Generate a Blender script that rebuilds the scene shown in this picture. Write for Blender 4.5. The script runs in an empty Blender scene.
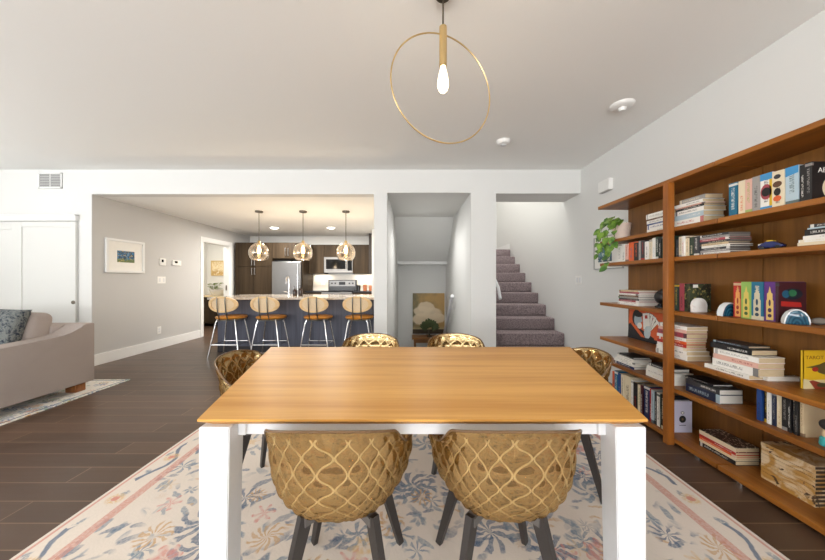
import bpy, bmesh, math, random
from mathutils import Vector, Matrix
R = random.Random(7)
PI = math.pi
C = bpy.context.scene.collection
F, CX, CY, CH = 300.0, 412.5, 280.0, 1.2       # focal (px), principal point, camera height

def lin(r, g, b):
    def f(v):
        v /= 255.0
        return v / 12.92 if v <= 0.04045 else ((v + 0.055) / 1.055) ** 2.4
    return (f(r), f(g), f(b), 1.0)

# ------------------------------------------------------------------ node helpers
class E:
    def __init__(s, nt, sock): s.nt, s.s = nt, sock
    def _m(s, op, *a, clamp=False):
        n = s.nt.nodes.new('ShaderNodeMath'); n.operation = op; n.use_clamp = clamp
        for i, v in enumerate((s,) + a):
            if isinstance(v, E): s.nt.links.new(v.s, n.inputs[i])
            else: n.inputs[i].default_value = v
        return E(s.nt, n.outputs[0])
    def __add__(s, o): return s._m('ADD', o)
    __radd__ = __add__
    def __sub__(s, o): return s._m('SUBTRACT', o)
    def __rsub__(s, o): return (s * -1.0) + o
    def __mul__(s, o): return s._m('MULTIPLY', o)
    __rmul__ = __mul__
    def __truediv__(s, o): return s._m('DIVIDE', o)
    def __lt__(s, o): return s._m('LESS_THAN', o)
    def __gt__(s, o): return s._m('GREATER_THAN', o)
    def abs(s): return s._m('ABSOLUTE')
    def sin(s): return s._m('SINE')
    def frac(s): return s._m('FRACT')
    def min(s, o): return s._m('MINIMUM', o)
    def max(s, o): return s._m('MAXIMUM', o)
    def atan2(s, o): return s._m('ARCTAN2', o)
    def sqrt(s): return s._m('SQRT')
    def step(s, a, b):                # smoothstep from a to b
        n = s.nt.nodes.new('ShaderNodeMapRange'); n.interpolation_type = 'SMOOTHSTEP'
        s.nt.links.new(s.s, n.inputs[0]); n.inputs[1].default_value = a; n.inputs[2].default_value = b
        return E(s.nt, n.outputs[0])

class M:
    """a material with a principled shader and small helpers"""
    def __init__(s, name, rough=0.5, metal=0.0, spec=0.5):
        s.m = bpy.data.materials.new(name); s.m.use_nodes = True
        s.nt = s.m.node_tree; s.b = s.nt.nodes['Principled BSDF']
        s.b.inputs['Roughness'].default_value = rough; s.b.inputs['Metallic'].default_value = metal
        s.b.inputs['Specular IOR Level'].default_value = spec
        s.tc = s.nt.nodes.new('ShaderNodeTexCoord')
    def xyz(s, which='Object'):
        n = s.nt.nodes.new('ShaderNodeSeparateXYZ'); s.nt.links.new(s.tc.outputs[which], n.inputs[0])
        return [E(s.nt, n.outputs[i]) for i in range(3)]
    def vec(s, x, y, z):
        n = s.nt.nodes.new('ShaderNodeCombineXYZ')
        for i, v in enumerate((x, y, z)):
            if isinstance(v, E): s.nt.links.new(v.s, n.inputs[i])
            else: n.inputs[i].default_value = v
        return n.outputs[0]
    def scaled(s, sc, which='Object'):
        n = s.nt.nodes.new('ShaderNodeVectorMath'); n.operation = 'MULTIPLY'
        src = s.nt.nodes.new('ShaderNodeNewGeometry').outputs['Position'] if which == 'Position' else s.tc.outputs[which]
        s.nt.links.new(src, n.inputs[0]); n.inputs[1].default_value = sc
        return n.outputs[0]
    def noise(s, v, scale=1.0, detail=3.0, rough=0.55, dist=0.0):
        n = s.nt.nodes.new('ShaderNodeTexNoise'); s.nt.links.new(v, n.inputs['Vector'])
        n.inputs['Scale'].default_value = scale; n.inputs['Detail'].default_value = detail
        n.inputs['Roughness'].default_value = rough; n.inputs['Distortion'].default_value = dist
        return E(s.nt, n.outputs[0])
    def voro(s, v, scale=1.0, rnd=1.0, feature='F1'):
        n = s.nt.nodes.new('ShaderNodeTexVoronoi'); s.nt.links.new(v, n.inputs['Vector']); n.feature = feature
        n.inputs['Scale'].default_value = scale; n.inputs['Randomness'].default_value = rnd
        return n
    def mix(s, f, a, b):
        n = s.nt.nodes.new('ShaderNodeMix'); n.data_type = 'RGBA'
        for sock, v in ((n.inputs[0], f), (n.inputs[6], a), (n.inputs[7], b)):
            if isinstance(v, E): s.nt.links.new(v.s, sock)
            elif hasattr(v, 'is_output'): s.nt.links.new(v, sock)
            else: sock.default_value = v
        return n.outputs[2]
    def color(s, v):
        if hasattr(v, 'is_output'): s.nt.links.new(v, s.b.inputs['Base Color'])
        else: s.b.inputs['Base Color'].default_value = v
        return s
    def rough(s, e): s.nt.links.new(e.s, s.b.inputs['Roughness']); return s
    def bump(s, e, strength=0.2, dist=0.005):
        n = s.nt.nodes.new('ShaderNodeBump'); n.inputs['Strength'].default_value = strength; n.inputs['Distance'].default_value = dist
        s.nt.links.new(e.s, n.inputs['Height']); s.nt.links.new(n.outputs[0], s.b.inputs['Normal']); return s

def paint(name, col, rough=0.6, bump=0.04):
    k = M(name, rough, spec=0.3)
    n = k.noise(k.scaled((60, 60, 60)), 1.0, 2)
    k.color(k.mix(n, tuple(v * 0.985 for v in col[:3]) + (1,), col)); k.bump(n, bump, 0.002)
    return k.m
def plain(name, col, rough=0.5, metal=0.0, spec=0.5):
    k = M(name, rough, metal, spec); n = k.noise(k.scaled((25, 25, 25)), 1.0, 2)
    k.color(k.mix(n, tuple(v * 0.93 for v in col[:3]) + (1,), col)); return k.m
def wood(name, a, b, axis, rough=0.4, freq=1.0, spec=0.4):
    k = M(name, rough, spec=spec)
    sc = [38 * freq] * 3; sc[axis] = 1.6 * freq
    n = k.noise(k.scaled(tuple(sc)), 1.0, 4, 0.6, 0.3)
    sc2 = [7 * freq] * 3; sc2[axis] = 0.45 * freq
    n2 = k.noise(k.scaled(tuple(sc2)), 1.0, 2, 0.5, 0.6)
    k.color(k.mix((n * 0.6 + n2 * 0.7 - 0.15).step(0.25, 0.75), a, b)); k.bump(n, 0.06, 0.002)
    return k.m
def emit(name, col, st):
    k = M(name); k.b.inputs['Emission Color'].default_value = col; k.b.inputs['Emission Strength'].default_value = st
    k.color(col); return k.m

# ------------------------------------------------------------------ mesh helpers
class MB:
    def __init__(s): s.bm = bmesh.new(); s.mi = 0
    def _tag(s, faces):
        for f in faces: f.material_index = s.mi
    def box(s, x0, x1, y0, y1, z0, z1, bev=0.0, seg=2, rot=None, at=None):
        r = bmesh.ops.create_cube(s.bm, size=1.0); vs = r['verts']
        m = Matrix.Translation(((x0 + x1) / 2, (y0 + y1) / 2, (z0 + z1) / 2)) @ Matrix.Diagonal((x1 - x0, y1 - y0, z1 - z0, 1))
        bmesh.ops.transform(s.bm, matrix=m, verts=vs)
        fs = set(f for v in vs for f in v.link_faces)
        if bev > 0:
            es = list(set(e for v in vs for e in v.link_edges))
            g = bmesh.ops.bevel(s.bm, geom=es, offset=bev, segments=seg, affect='EDGES', profile=0.5)
            vs = list(set(v for f in g['faces'] for v in f.verts) | set(v for v in vs if v.is_valid))
            fs = set(f for v in vs for f in v.link_faces)
        if rot is not None:
            c = Vector(at) if at else Vector(((x0 + x1) / 2, (y0 + y1) / 2, (z0 + z1) / 2))
            bmesh.ops.transform(s.bm, matrix=Matrix.Translation(c) @ rot.to_4x4() @ Matrix.Translation(-c), verts=vs)
        s._tag(fs); return s
    def tube(s, pts, rad, n=12, caps=True, closed=False):
        pts = [Vector(p) for p in pts]; k = len(pts)
        rads = rad if isinstance(rad, (list, tuple)) else [rad] * k
        rings = []; up = None
        for i, p in enumerate(pts):
            if closed: d = pts[(i + 1) % k] - pts[i - 1]
            else: d = pts[min(i + 1, k - 1)] - pts[max(i - 1, 0)]
            d.normalize()
            if up is None:
                up = Vector((0, 0, 1)) if abs(d.z) < 0.9 else Vector((1, 0, 0))
            a = d.cross(up).normalized(); b = a.cross(d).normalized(); up = b
            rings.append([s.bm.verts.new(p + (a * math.cos(2 * PI * j / n) + b * math.sin(2 * PI * j / n)) * rads[i]) for j in range(n)])
        fs = []
        for i in range(k if closed else k - 1):
            A, B = rings[i], rings[(i + 1) % k]
            for j in range(n): fs.append(s.bm.faces.new((A[j], A[(j + 1) % n], B[(j + 1) % n], B[j])))
        if caps and not closed:
            fs.append(s.bm.faces.new(rings[0][::-1])); fs.append(s.bm.faces.new(rings[-1]))
        s._tag(fs); return s
    def bar(s, p, q, w0, d0, w1=None, d1=None, side=(1, 0, 0)):
        """tapered rectangular bar"""
        p, q = Vector(p), Vector(q); d = (q - p).normalized(); a = Vector(side); a = (a - d * a.dot(d)).normalized(); b = d.cross(a)
        w1 = w0 if w1 is None else w1; d1 = d0 if d1 is None else d1; rs = []
        for c, w, dd in ((p, w0, d0), (q, w1, d1)):
            rs.append([s.bm.verts.new(c + a * (w / 2 * i) + b * (dd / 2 * j)) for i, j in ((-1, -1), (1, -1), (1, 1), (-1, 1))])
        fs = [s.bm.faces.new((rs[0][j], rs[0][(j + 1) % 4], rs[1][(j + 1) % 4], rs[1][j])) for j in range(4)]
        fs += [s.bm.faces.new(rs[0][::-1]), s.bm.faces.new(rs[1])]; s._tag(fs); return s
    def lathe(s, prof, at=(0, 0, 0), n=32, axis='Z'):
        at = Vector(at); rings = []
        for r, h in prof:
            ring = []
            for j in range(n):
                c, q = math.cos(2 * PI * j / n) * r, math.sin(2 * PI * j / n) * r
                v = (c, q, h) if axis == 'Z' else ((h, c, q) if axis == 'X' else (c, h, q))
                ring.append(s.bm.verts.new(at + Vector(v)))
            rings.append(ring)
        fs = []
        for A, B in zip(rings, rings[1:]):
            for j in range(n): fs.append(s.bm.faces.new((A[j], A[(j + 1) % n], B[(j + 1) % n], B[j])))
        if prof[0][0] > 1e-4: fs.append(s.bm.faces.new(rings[0][::-1]))
        if prof[-1][0] > 1e-4: fs.append(s.bm.faces.new(rings[-1]))
        s._tag(fs); return s
    def prism(s, poly, axis, a, b, bev=0.0, seg=3):
        """extrude a 2-D polygon along an axis from a to b; poly in the two other axes (in order)"""
        def mk(p, h):
            if axis == 0: return (h, p[0], p[1])
            if axis == 1: return (p[0], h, p[1])
            return (p[0], p[1], h)
        A = [s.bm.verts.new(mk(p, a)) for p in poly]; B = [s.bm.verts.new(mk(p, b)) for p in poly]; n = len(poly)
        fs = [s.bm.faces.new(A[::-1]), s.bm.faces.new(B)]
        fs += [s.bm.faces.new((A[i], A[(i + 1) % n], B[(i + 1) % n], B[i])) for i in range(n)]
        if bev > 0:
            es = list(set(e for f in fs for e in f.edges))
            g = bmesh.ops.bevel(s.bm, geom=es, offset=bev, segments=seg, affect='EDGES', profile=0.5)
            fs = list(set(g['faces']) | set(f for f in fs if f.is_valid))
        s._tag(fs); return s
    def ball(s, c, r, sc=(1, 1, 1), sub=3, rot=None):
        g = bmesh.ops.create_icosphere(s.bm, subdivisions=sub, radius=r); vs = g['verts']
        m = Matrix.Translation(c) @ (rot.to_4x4() if rot else Matrix()) @ Matrix.Diagonal((*sc, 1))
        bmesh.ops.transform(s.bm, matrix=m, verts=vs); s._tag(set(f for v in vs for f in v.link_faces)); return s
    def cushion(s, sx, sy, sz, at, rot=None, p=4.0, n=20):
        """puffed pillow: square outline, thickness falling to the seam"""
        g = {}
        for sd in (1, -1):
            for i in range(n + 1):
                for j in range(n + 1):
                    u, v = 2 * i / n - 1, 2 * j / n - 1
                    edge = i in (0, n) or j in (0, n)
                    if sd < 0 and edge: g[sd, i, j] = g[1, i, j]; continue
                    t = ((1 - abs(u) ** p) * (1 - abs(v) ** p)) ** 0.5
                    w = 1 - 0.06 * (1 - abs(u * v) ** 2) * (1 if edge else max(abs(u), abs(v)) ** 6)
                    q = Vector((u * sx / 2 * w, sd * t * sy / 2, v * sz / 2 * w))
                    if rot: q = rot @ q
                    g[sd, i, j] = s.bm.verts.new(q + Vector(at))
        fs = []
        for sd in (1, -1):
            for i in range(n):
                for j in range(n):
                    q = (g[sd, i, j], g[sd, i + 1, j], g[sd, i + 1, j + 1], g[sd, i, j + 1])
                    if len(set(q)) == 4: fs.append(s.bm.faces.new(q if sd < 0 else q[::-1]))
        s._tag(fs); return s
    def build(s, name, mats, parent=None, loc=(0, 0, 0), smooth=False, rotz=0.0, angle=35):
        bmesh.ops.recalc_face_normals(s.bm, faces=s.bm.faces)
        me = bpy.data.meshes.new(name)
        if smooth:
            for f in s.bm.faces: f.smooth = True
            lim = math.radians(angle)
            for e in s.bm.edges:
                if len(e.link_faces) == 2 and e.calc_face_angle(0) > lim: e.smooth = False
        s.bm.to_mesh(me); s.bm.free()
        for m in (mats if isinstance(mats, (list, tuple)) else [mats]): me.materials.append(m)
        o = bpy.data.objects.new(name, me); C.objects.link(o)
        o.location = loc; o.rotation_euler = (0, 0, rotz)
        if parent: o.parent = parent
        return o

def tag(o, label=None, cat=None, group=None, kind=None):
    if label: o['label'] = label
    if cat: o['category'] = cat
    if group: o['group'] = group
    if kind: o['kind'] = kind
    return o
def thing(name, label, cat, loc=(0, 0, 0), rotz=0.0, group=None):
    o = bpy.data.objects.new(name, None); C.objects.link(o)
    o.empty_display_size = 0.1; o.location = loc; o.rotation_euler = (0, 0, rotz)
    return tag(o, label, cat, group)
def dup(root, loc, rotz, label, group=None):
    r = root.copy(); C.objects.link(r); r.location = loc; r.rotation_euler = (0, 0, rotz); r['label'] = label
    if group: r['group'] = group
    for ch in list(root.children):
        c = ch.copy(); C.objects.link(c); c.parent = r
        for g in list(ch.children):
            d = g.copy(); C.objects.link(d); d.parent = c
    return r
def struct(name, mb, mat, parent=None, **kw):
    o = mb.build(name, mat, parent, **kw)
    if not parent: o['kind'] = 'structure'
    return o
def text(name, body, size, mat, parent, loc, rot, ext=0.0004, sx=1.0):
    cu = bpy.data.curves.new(name, 'FONT'); cu.body = body; cu.size = size; cu.extrude = ext
    cu.materials.append(mat); o = bpy.data.objects.new(name, cu); C.objects.link(o)
    me = bpy.data.meshes.new_from_object(o.evaluated_get(bpy.context.evaluated_depsgraph_get())); bpy.data.objects.remove(o); bpy.data.curves.remove(cu)
    from mathutils import Euler
    me.transform(Matrix.Translation(loc) @ Euler(rot).to_matrix().to_4x4() @ Matrix.Diagonal((sx, 1, 1, 1)))
    if not me.materials: me.materials.append(mat)
    o = bpy.data.objects.new(name, me); C.objects.link(o); o.parent = parent
    return o
def Yx(x, X): return F * X / (x - CX)          # depth at which lateral offset X shows in column x

# ------------------------------------------------------------------ shared materials
WALL = paint('white_wall_paint', lin(224, 224, 221)); CEIL = paint('ceiling_paint', lin(246, 246, 243), 0.8)
GREY = paint('grey_wall_paint', lin(196, 195, 193)); TRIM = paint('trim_white', lin(234, 234, 232), 0.4)
DOORW = paint('door_white', lin(222, 222, 218), 0.4)
WHITE = plain('white_lacquer', lin(222, 223, 225), 0.35)
PLAST = plain('white_plastic', lin(240, 239, 235), 0.35)
CHROME = plain('chrome', lin(225, 225, 225), 0.12, 1.0); STEEL = plain('brushed_steel', lin(140, 139, 138), 0.36, 1.0)
NICKEL = plain('dark_nickel', lin(120, 112, 100), 0.35, 1.0)
BRASS = plain('satin_brass', lin(226, 198, 144), 0.28, 1.0)
BLACK = plain('black_gloss', lin(18, 18, 20), 0.2); DGLASS = plain('dark_glass', lin(16, 15, 14), 0.08, 0.0, .12)
DARK = plain('dark_leg_wood', lin(50, 45, 43), 0.45); GREYMET = plain('grey_frame', lin(96, 92, 90), 0.45)
CAB = wood('dark_cabinet_veneer', lin(44, 35, 25), lin(68, 55, 40), 2, 0.55, 0.8, .15)
ISL = wood('slate_island_veneer', lin(66, 68, 80), lin(96, 99, 114), 2, 0.5, 0.8)
SHELFW = wood('walnut_orange_shelf', lin(126, 73, 24), lin(168, 106, 40), 1, 0.38)
PANELW = wood('teak_back_panel', lin(108, 67, 23), lin(138, 91, 38), 2, 0.45)
POSTW = wood('walnut_orange_post', lin(130, 73, 25), lin(166, 101, 39), 2, 0.38)
TOPW = wood('oak_tabletop_veneer', lin(192, 134, 58), lin(222, 168, 92), 0, 0.42, 0.7, .25)
PAGE = M('paper_pages', 0.9)
_n = PAGE.noise(PAGE.scaled((30, 30, 300)), 1, 2); PAGE.color(PAGE.mix(_n, lin(190, 166, 126), lin(218, 199, 166))); PAGE = PAGE.m
PAGEW = plain('white_pages', lin(238, 234, 224), 0.9)

def floor_mat():
    k = M('walnut_floor_planks', 0.32, spec=0.45)
    br = k.nt.nodes.new('ShaderNodeTexBrick'); k.nt.links.new(k.tc.outputs['Object'], br.inputs['Vector'])
    for nm, v in (('Scale', 1.0), ('Mortar Size', 0.0035), ('Brick Width', 1.5), ('Row Height', 0.148), ('Bias', 0.0), ('Mortar Smooth', 0.2)): br.inputs[nm].default_value = v
    br.offset = 0.37; br.inputs['Color1'].default_value = lin(66, 51, 41); br.inputs['Color2'].default_value = lin(90, 70, 56); br.inputs['Mortar'].default_value = lin(136, 112, 90)
    n = k.noise(k.scaled((2.2, 36, 36)), 1, 4, 0.6, 0.4)
    k.color(k.mix(n * 0.5, br.outputs['Color'], lin(88, 64, 48))); k.rough(n * 0.14 + 0.27); k.bump(n, 0.05, 0.002)
    return k.m
FLOOR = floor_mat()

def rug_mat(name, hx, hy, base, blues, pinks, ochres, sc=1.0, edge=None):
    k = M(name, 0.95, spec=0.1); x, y, z = k.xyz()
    wob = k.noise(k.scaled((9, 9, 9)), 1, 2) - 0.5; wob2 = k.noise(k.scaled((9, 9, 9.0)), 2.3, 2) - 0.5
    xx = x + wob * 0.05; yy = y + wob2 * 0.05
    fine = k.noise(k.scaled((90, 90, 90)), 1, 2)
    d = (hx - x.abs()).min(hy - y.abs())
    border = d < 0.19
    col = k.mix(k.noise(k.scaled((5, 5, 5)), 1, 3), base, tuple(v * 0.86 for v in base[:3]) + (1,))
    # leaf sprays: stretched cells at several headings
    for i, (ang, den, cc, s) in enumerate(((0.7, 0.34, blues[0], 1.0), (-0.75, 0.31, blues[1], 1.1), (0.1, 0.27, blues[0], 1.2), (1.5, 0.27, blues[1], 0.9), (-0.3, 0.2, ochres[1], 1.2))):
        ca, sa = math.cos(ang), math.sin(ang)
        u = xx * ca + yy * sa; v = yy * ca - xx * sa
        bend = u * u * 1.5
        vn = k.voro(k.vec(u * 5.5 * s / sc + i * 3.1, (v + bend * 0.0) * 17 * s / sc + i * 1.7, 0.0), 1.0)
        dist = E(k.nt, vn.outputs['Distance'])
        gate = k.noise(k.vec(x * 3.2 / sc + i * 9.0, y * 3.2 / sc - i * 4.0, 0.0), 1, 1).step(0.46, 0.58)
        m = (dist * -1.0 + (den + 0.02)).step(0.0, 0.08) * gate * (fine * 0.9 + 0.15)
        col = k.mix(m.min(0.9), col, cc)
    # radiating sprays and blossoms, one per cell
    def cell(i, s):
        vn = k.voro(k.vec(xx * s / sc + i * 5.3, yy * s / sc + i * 2.9, 0.0), 1.0, .8)
        pos = k.nt.nodes.new('ShaderNodeSeparateXYZ'); k.nt.links.new(vn.outputs['Position'], pos.inputs[0])
        dx = xx * s / sc + i * 5.3 - E(k.nt, pos.outputs[0]); dy = yy * s / sc + i * 2.9 - E(k.nt, pos.outputs[1])
        return dx, dy, E(k.nt, vn.outputs['Distance']), E(k.nt, vn.outputs['Color'])
    for i, (cc, s, nb, thr, r0, r1) in enumerate(((blues[0], 3.2, 4.5, .42, .07, .44), (blues[1], 3.8, 3.5, .5, .05, .40), (ochres[1], 4.1, 5.5, .52, .1, .36))):
        dx, dy, dist, rnd = cell(i + 4, s)
        th = dy.atan2(dx) + dist * 2.2
        blade = ((th * nb + rnd * 20.0).sin().abs() - dist * .75).step(thr, thr + .12)
        rr = dist.step(r0, r0 + .03) * (r1 - dist).step(0.0, .05)
        col = k.mix(blade * rr * (rnd > .25) * (fine * .8 + .3).min(.9), col, cc)
    for i, (den, cc, c2, s) in enumerate(((0.15, pinks[0], pinks[1], 3.8), (0.13, ochres[0], ochres[1], 4.2), (0.1, blues[1], base, 5.2))):
        dx, dy, dist, rnd = cell(i, s)
        th = dy.atan2(dx)
        rad = (th * 6.0).sin() * 0.05 + (0.12 + den)
        gate = rnd > 0.45
        inside = (rad - dist).step(0.0, 0.03)
        ring = ((dist * 46.0).sin() * 0.35 + (th * 6.0).sin() * 0.3 + 0.5).max(0.15).min(0.9)
        col = k.mix(inside * gate * ring * (fine * 0.7 + 0.4), col, cc)
        col = k.mix((0.06 - dist).step(0.0, 0.02) * gate * 0.8, col, c2)
    # border band: plain cream ground with scrolls, pink guard stripes
    bcol = k.mix(fine, base, tuple(v * 0.9 for v in base[:3]) + (1,))
    along = k.mix(E(k.nt, (hx - x.abs() < hy - y.abs()).s), k.vec(x, 0, 0), k.vec(y, 0, 0))
    sp = k.nt.nodes.new('ShaderNodeSeparateXYZ'); k.nt.links.new(along, sp.inputs[0]); al = E(k.nt, sp.outputs[0])
    scroll = (d - 0.105 - (al * 17.0).sin() * 0.036 - wob * 0.05).abs()
    gate = (al * 8.5 + 0.6).sin() + wob * 2.0 + 0.35
    bcol = k.mix((scroll * -1.0 + 0.016).step(0, 0.008) * (gate > 0.05) * 0.8, bcol, blues[0])
    pf = ((al * 2.6 + 0.2).frac() - 0.5) / 2.6
    q = (pf * pf + (d - 0.1 + wob * 0.04) * (d - 0.1 + wob * 0.04)).sqrt()
    pg = ((al * 5.2 + 0.7).frac() - 0.5) / 5.2
    q2 = (pg * pg * 0.35 + (d - 0.085 + (al * 9.0).sin() * 0.03 + wob2 * 0.05) * (d - 0.085 + (al * 9.0).sin() * 0.03 + wob2 * 0.05)).sqrt()
    bcol = k.mix((q2 * -1.0 + 0.02).step(0, 0.01) * fine.step(0.3, 0.55) * 0.7, bcol, blues[1])
    bcol = k.mix((q * -1.0 + 0.05).step(0, 0.02) * fine.step(0.3, 0.6) * 0.75, bcol, ochres[0])
    bcol = k.mix((q * -1.0 + 0.022).step(0, 0.008) * 0.8, bcol, pinks[0])
    col = k.mix(border, col, bcol)
    guard = ((d > 0.165) * (d < 0.215)) ; col = k.mix(guard * (fine * 0.8 + 0.25).min(0.85), col, pinks[1])
    col = k.mix(((d > 0.018) * (d < 0.032)) * 0.75, col, pinks[1])
    if edge: col = k.mix(d < 0.02, col, edge)
    col = k.mix(k.noise(k.scaled((400, 60, 60)), 1, 2).step(0.45, 0.75) * 0.22, col, base)
    k.color(col); k.bump(fine, 0.35, 0.004)
    return k.m

# ------------------------------------------------------------------ the setting
YB, XR, ZC, ZK = 4.16, 2.33, 2.73, 2.39
struct('floor', MB().box(-6.5, XR, -4.6, 4.3, -0.12, 0).box(-4.57, -0.534, 4.3, 8.3, -0.12, 0).box(0.811, XR, 4.3, 8.3, -0.12, -0.001), FLOOR)
struct('ceiling', MB().box(-6.6, XR + .1, -4.7, 4.3, ZC, ZC + 0.12), CEIL)
struct('ceiling_kitchen', MB().box(-4.5, -0.45, 4.3, 8.35, ZK, ZK + 0.12), CEIL)
struct('wall_right', MB().box(XR, XR + 0.12, -4.7, 8.4, -0.1, 4.6), WALL)
# window wall behind the camera: one wide and one narrower glazed opening
w = MB().box(-6.6, -5.9, -4.72, -4.6, 0, ZC).box(-2.3, -1.7, -4.72, -4.6, 0, ZC).box(1.9, XR, -4.72, -4.6, 0, ZC)
w.box(-5.9, -2.3, -4.72, -4.6, 2.4, ZC).box(-1.7, 1.9, -4.72, -4.6, 2.4, ZC)
struct('wall_front', w, WALL)
for i, (a, b) in enumerate(((-5.9, -2.3), (-1.7, 1.9))):
    wf = MB()
    for q in (a + .03, (a + b) / 2, b - .03): wf.box(q - .03, q + .03, -4.70, -4.64, 0.0, 2.4)
    wf.box(a, b, -4.70, -4.64, 2.34, 2.4).box(a, b, -4.70, -4.64, 0.0, 0.08)
    struct('window_%d' % (i + 1), wf, TRIM)
# left end of the living room, with a window opening
struct('wall_left', MB().box(-6.62, -6.5, -4.7, -1.9, 0, ZC).box(-6.62, -6.5, 1.9, 4.3, 0, ZC).box(-6.62, -6.5, -1.9, 1.9, 2.3, ZC).box(-6.62, -6.5, -1.9, 1.9, 0, 0.5), WALL)
wf = MB()
for q in (-1.87, 0, 1.87): wf.box(-6.6, -6.54, q - .03, q + .03, 0.5, 2.3)
wf.box(-6.6, -6.54, -1.9, 1.9, 2.24, 2.3).box(-6.6, -6.54, -1.9, 1.9, .5, .56)
struct('window_3', wf, TRIM)
# partition with the openings
KX0, KX1, AX0, AX1, SX0 = -4.445, -0.534, -0.354, 0.811, 1.158
w = MB().box(-6.5, KX0 - .006, YB, 4.3, 0, ZC).box(KX0 - .006, KX0, YB, 4.3, ZK, ZC).box(KX0, KX1, YB, 4.3, ZK, ZC).box(KX1, AX0, YB, 4.3, 0, ZC)
w.box(AX0, AX1, YB, 4.3, 2.41, ZC).box(AX1, SX0, YB, 4.3, 0, ZC).box(SX0, XR, YB, 4.62, 2.40, ZC)
struct('wall_back', w, WALL)
# kitchen and hall walls
DY0, DY1, DZ = 6.36, 7.28, 2.03
w = MB().box(KX0 - .125, KX0, 4.3, DY0, 0, ZK).box(KX0 - .006, KX0, YB + .001, 4.3, 0, ZK).box(KX0 - .125, KX0, DY1, 8.32, 0, ZK).box(KX0 - .125, KX0, DY0, DY1, DZ, ZK)
struct('wall_hall', w, GREY)
struct('wall_kitchen', MB().box(KX0, KX1, 8.2, 8.32, 0, ZK).box(-0.95, KX1, 7.0, 8.2, 0, ZK), WALL)
struct('wall_stairwell', MB().box(KX1, AX0, 4.3, 8.4, -1.2, ZC), WALL)
struct('wall_between_stairs', MB().box(AX1, SX0, 4.3, 8.4, -1.2, 4.6), WALL)
struct('baseboard_hall', MB().box(KX0, KX0 + .016, YB - .016, DY0 - .09, 0, .155, .003).box(KX0, KX0 + .016, DY1 + .09, 7.44, 0, .155, .003), TRIM)
struct('baseboard_back', MB().box(-4.62, KX0, YB - .016, YB, 0, .155, .003).box(KX1, AX0, YB - .016, YB, 0, .155, .003).box(AX1, SX0, YB - .016, YB, 0, .155, .003), TRIM)
struct('baseboard_right', MB().box(XR - .016, XR, -4.6, YB, 0, .155, .003), TRIM)
# hall door casing
w = MB()
for yy in (DY0 - .085, DY1): w.box(KX0, KX0 + .02, yy, yy + .085, 0, DZ + .085, .004)
w.box(KX0, KX0 + .02, DY0, DY1, DZ, DZ + .085, .004)
w.box(KX0 - .13, KX0 + .004, DY0 - .001, DY0 + .015, 0, DZ).box(KX0 - .13, KX0 + .004, DY1 - .015, DY1 + .001, 0, DZ).box(KX0 - .13, KX0 + .004, DY0, DY1, DZ - .015, DZ)
fr = struct('trim_1', w, TRIM)
tag(MB().box(KX0 - .075, KX0 - .05, DY1 - .022, DY1 - .014, .95, 1.07).build('strike_plate', NICKEL, fr), 'dark metal strike plate')
# bathroom behind it
struct('floor_bathroom', MB().box(-5.9, KX0 - .125, 5.6, 8.5, -.12, 0).box(KX0 - .125, KX0, DY0, DY1, -.12, .002), FLOOR)
struct('wall_bathroom', MB().box(-5.85, -5.73, 5.6, 8.5, 0, 2.5).box(-5.73, KX0 - .125, 8.38, 8.5, 0, 2.5).box(-5.73, KX0 - .125, 5.5, 5.6, 0, 2.5), WALL)
struct('ceiling_bathroom', MB().box(-5.85, KX0 - .12, 5.5, 8.5, 2.45, 2.55), CEIL)
# stairwell going down
struct('ceiling_stairwell', MB().prism([(4.3, 2.41), (5.9, 2.44), (7.02, 1.63), (7.02, 1.75), (5.95, 2.56), (4.3, 2.53)], 0, AX0, AX1), WALL)
struct('trim_2', MB().box(AX0, AX1, 6.98, 7.3, 1.565, 1.635, .004), TRIM)
struct('wall_stairwell_end', MB().box(AX0, AX1, 7.3, 7.42, -1.2, 1.6), WALL)
struct('floor_landing', MB().box(AX0, AX1, 5.6, 7.3, -1.15, -1.0), FLOOR)
# upper flight shell
struct('wall_stair_top', MB().box(SX0, XR, 8.3, 8.42, 0, 4.6), WALL)
struct('wall_upstairs', MB().box(SX0, XR, 4.5, 4.62, ZC, 4.6), WALL)
struct('ceiling_upstairs', MB().box(SX0, XR, 4.5, 8.42, 4.5, 4.6), CEIL)
# wall-to-ceiling chase line on the upstairs landing: a short baseboard end
struct('baseboard_stair', MB().box(XR - .016, XR, 7.2, 8.3, 1.93, 2.07), TRIM)

# carpeted stairs
CARP = M('mauve_carpet', 1.0, spec=0.05)
_a = CARP.noise(CARP.scaled((55, 55, 55)), 1, 3, 0.7); _b = CARP.noise(CARP.scaled((220, 220, 220)), 1, 2)
CARP.color(CARP.mix((_a * 0.7 + _b * 0.5).step(0.35, 0.85), lin(96, 84, 88), lin(176, 160, 160))); CARP.bump(_b, 0.8, 0.01); CARP = CARP.m
def stair_step(nm, par, x0, x1, y0, y1, z0, z1):
    return MB().box(x0, x1, y0, y1, z0, z1, .02, 3).box(x0, x1, y0 + .022, y1, z0 - .02, z1 - .03).build(nm, CARP, par, smooth=True)
st = thing('carpeted_staircase', 'mauve carpeted staircase climbing beside the wall with the bookcase', 'staircase', (SX0, 4.27, 0))
ny = [4.27 + .318 * i for i in range(10)]
for i, yv in enumerate(ny):
    y1 = ny[i + 1] + .05 if i < 9 else 8.297
    stair_step('step', st, .001, XR - SX0 - .001, yv - 4.27, y1 - 4.27, .193 * i + (.021 if i == 0 else .002), .193 * (i + 1))
st = thing('descending_staircase', 'stairs going down inside the white alcove', 'staircase', (AX0, 4.31, -1.0))
for i in range(5):
    stair_step('step', st, .001, AX1 - AX0 - .001, .26 * i, .26 * i + .27, 1.0 - .2 * (i + 1) - .18 + .01, 1.0 - .2 * i - .02)
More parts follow.
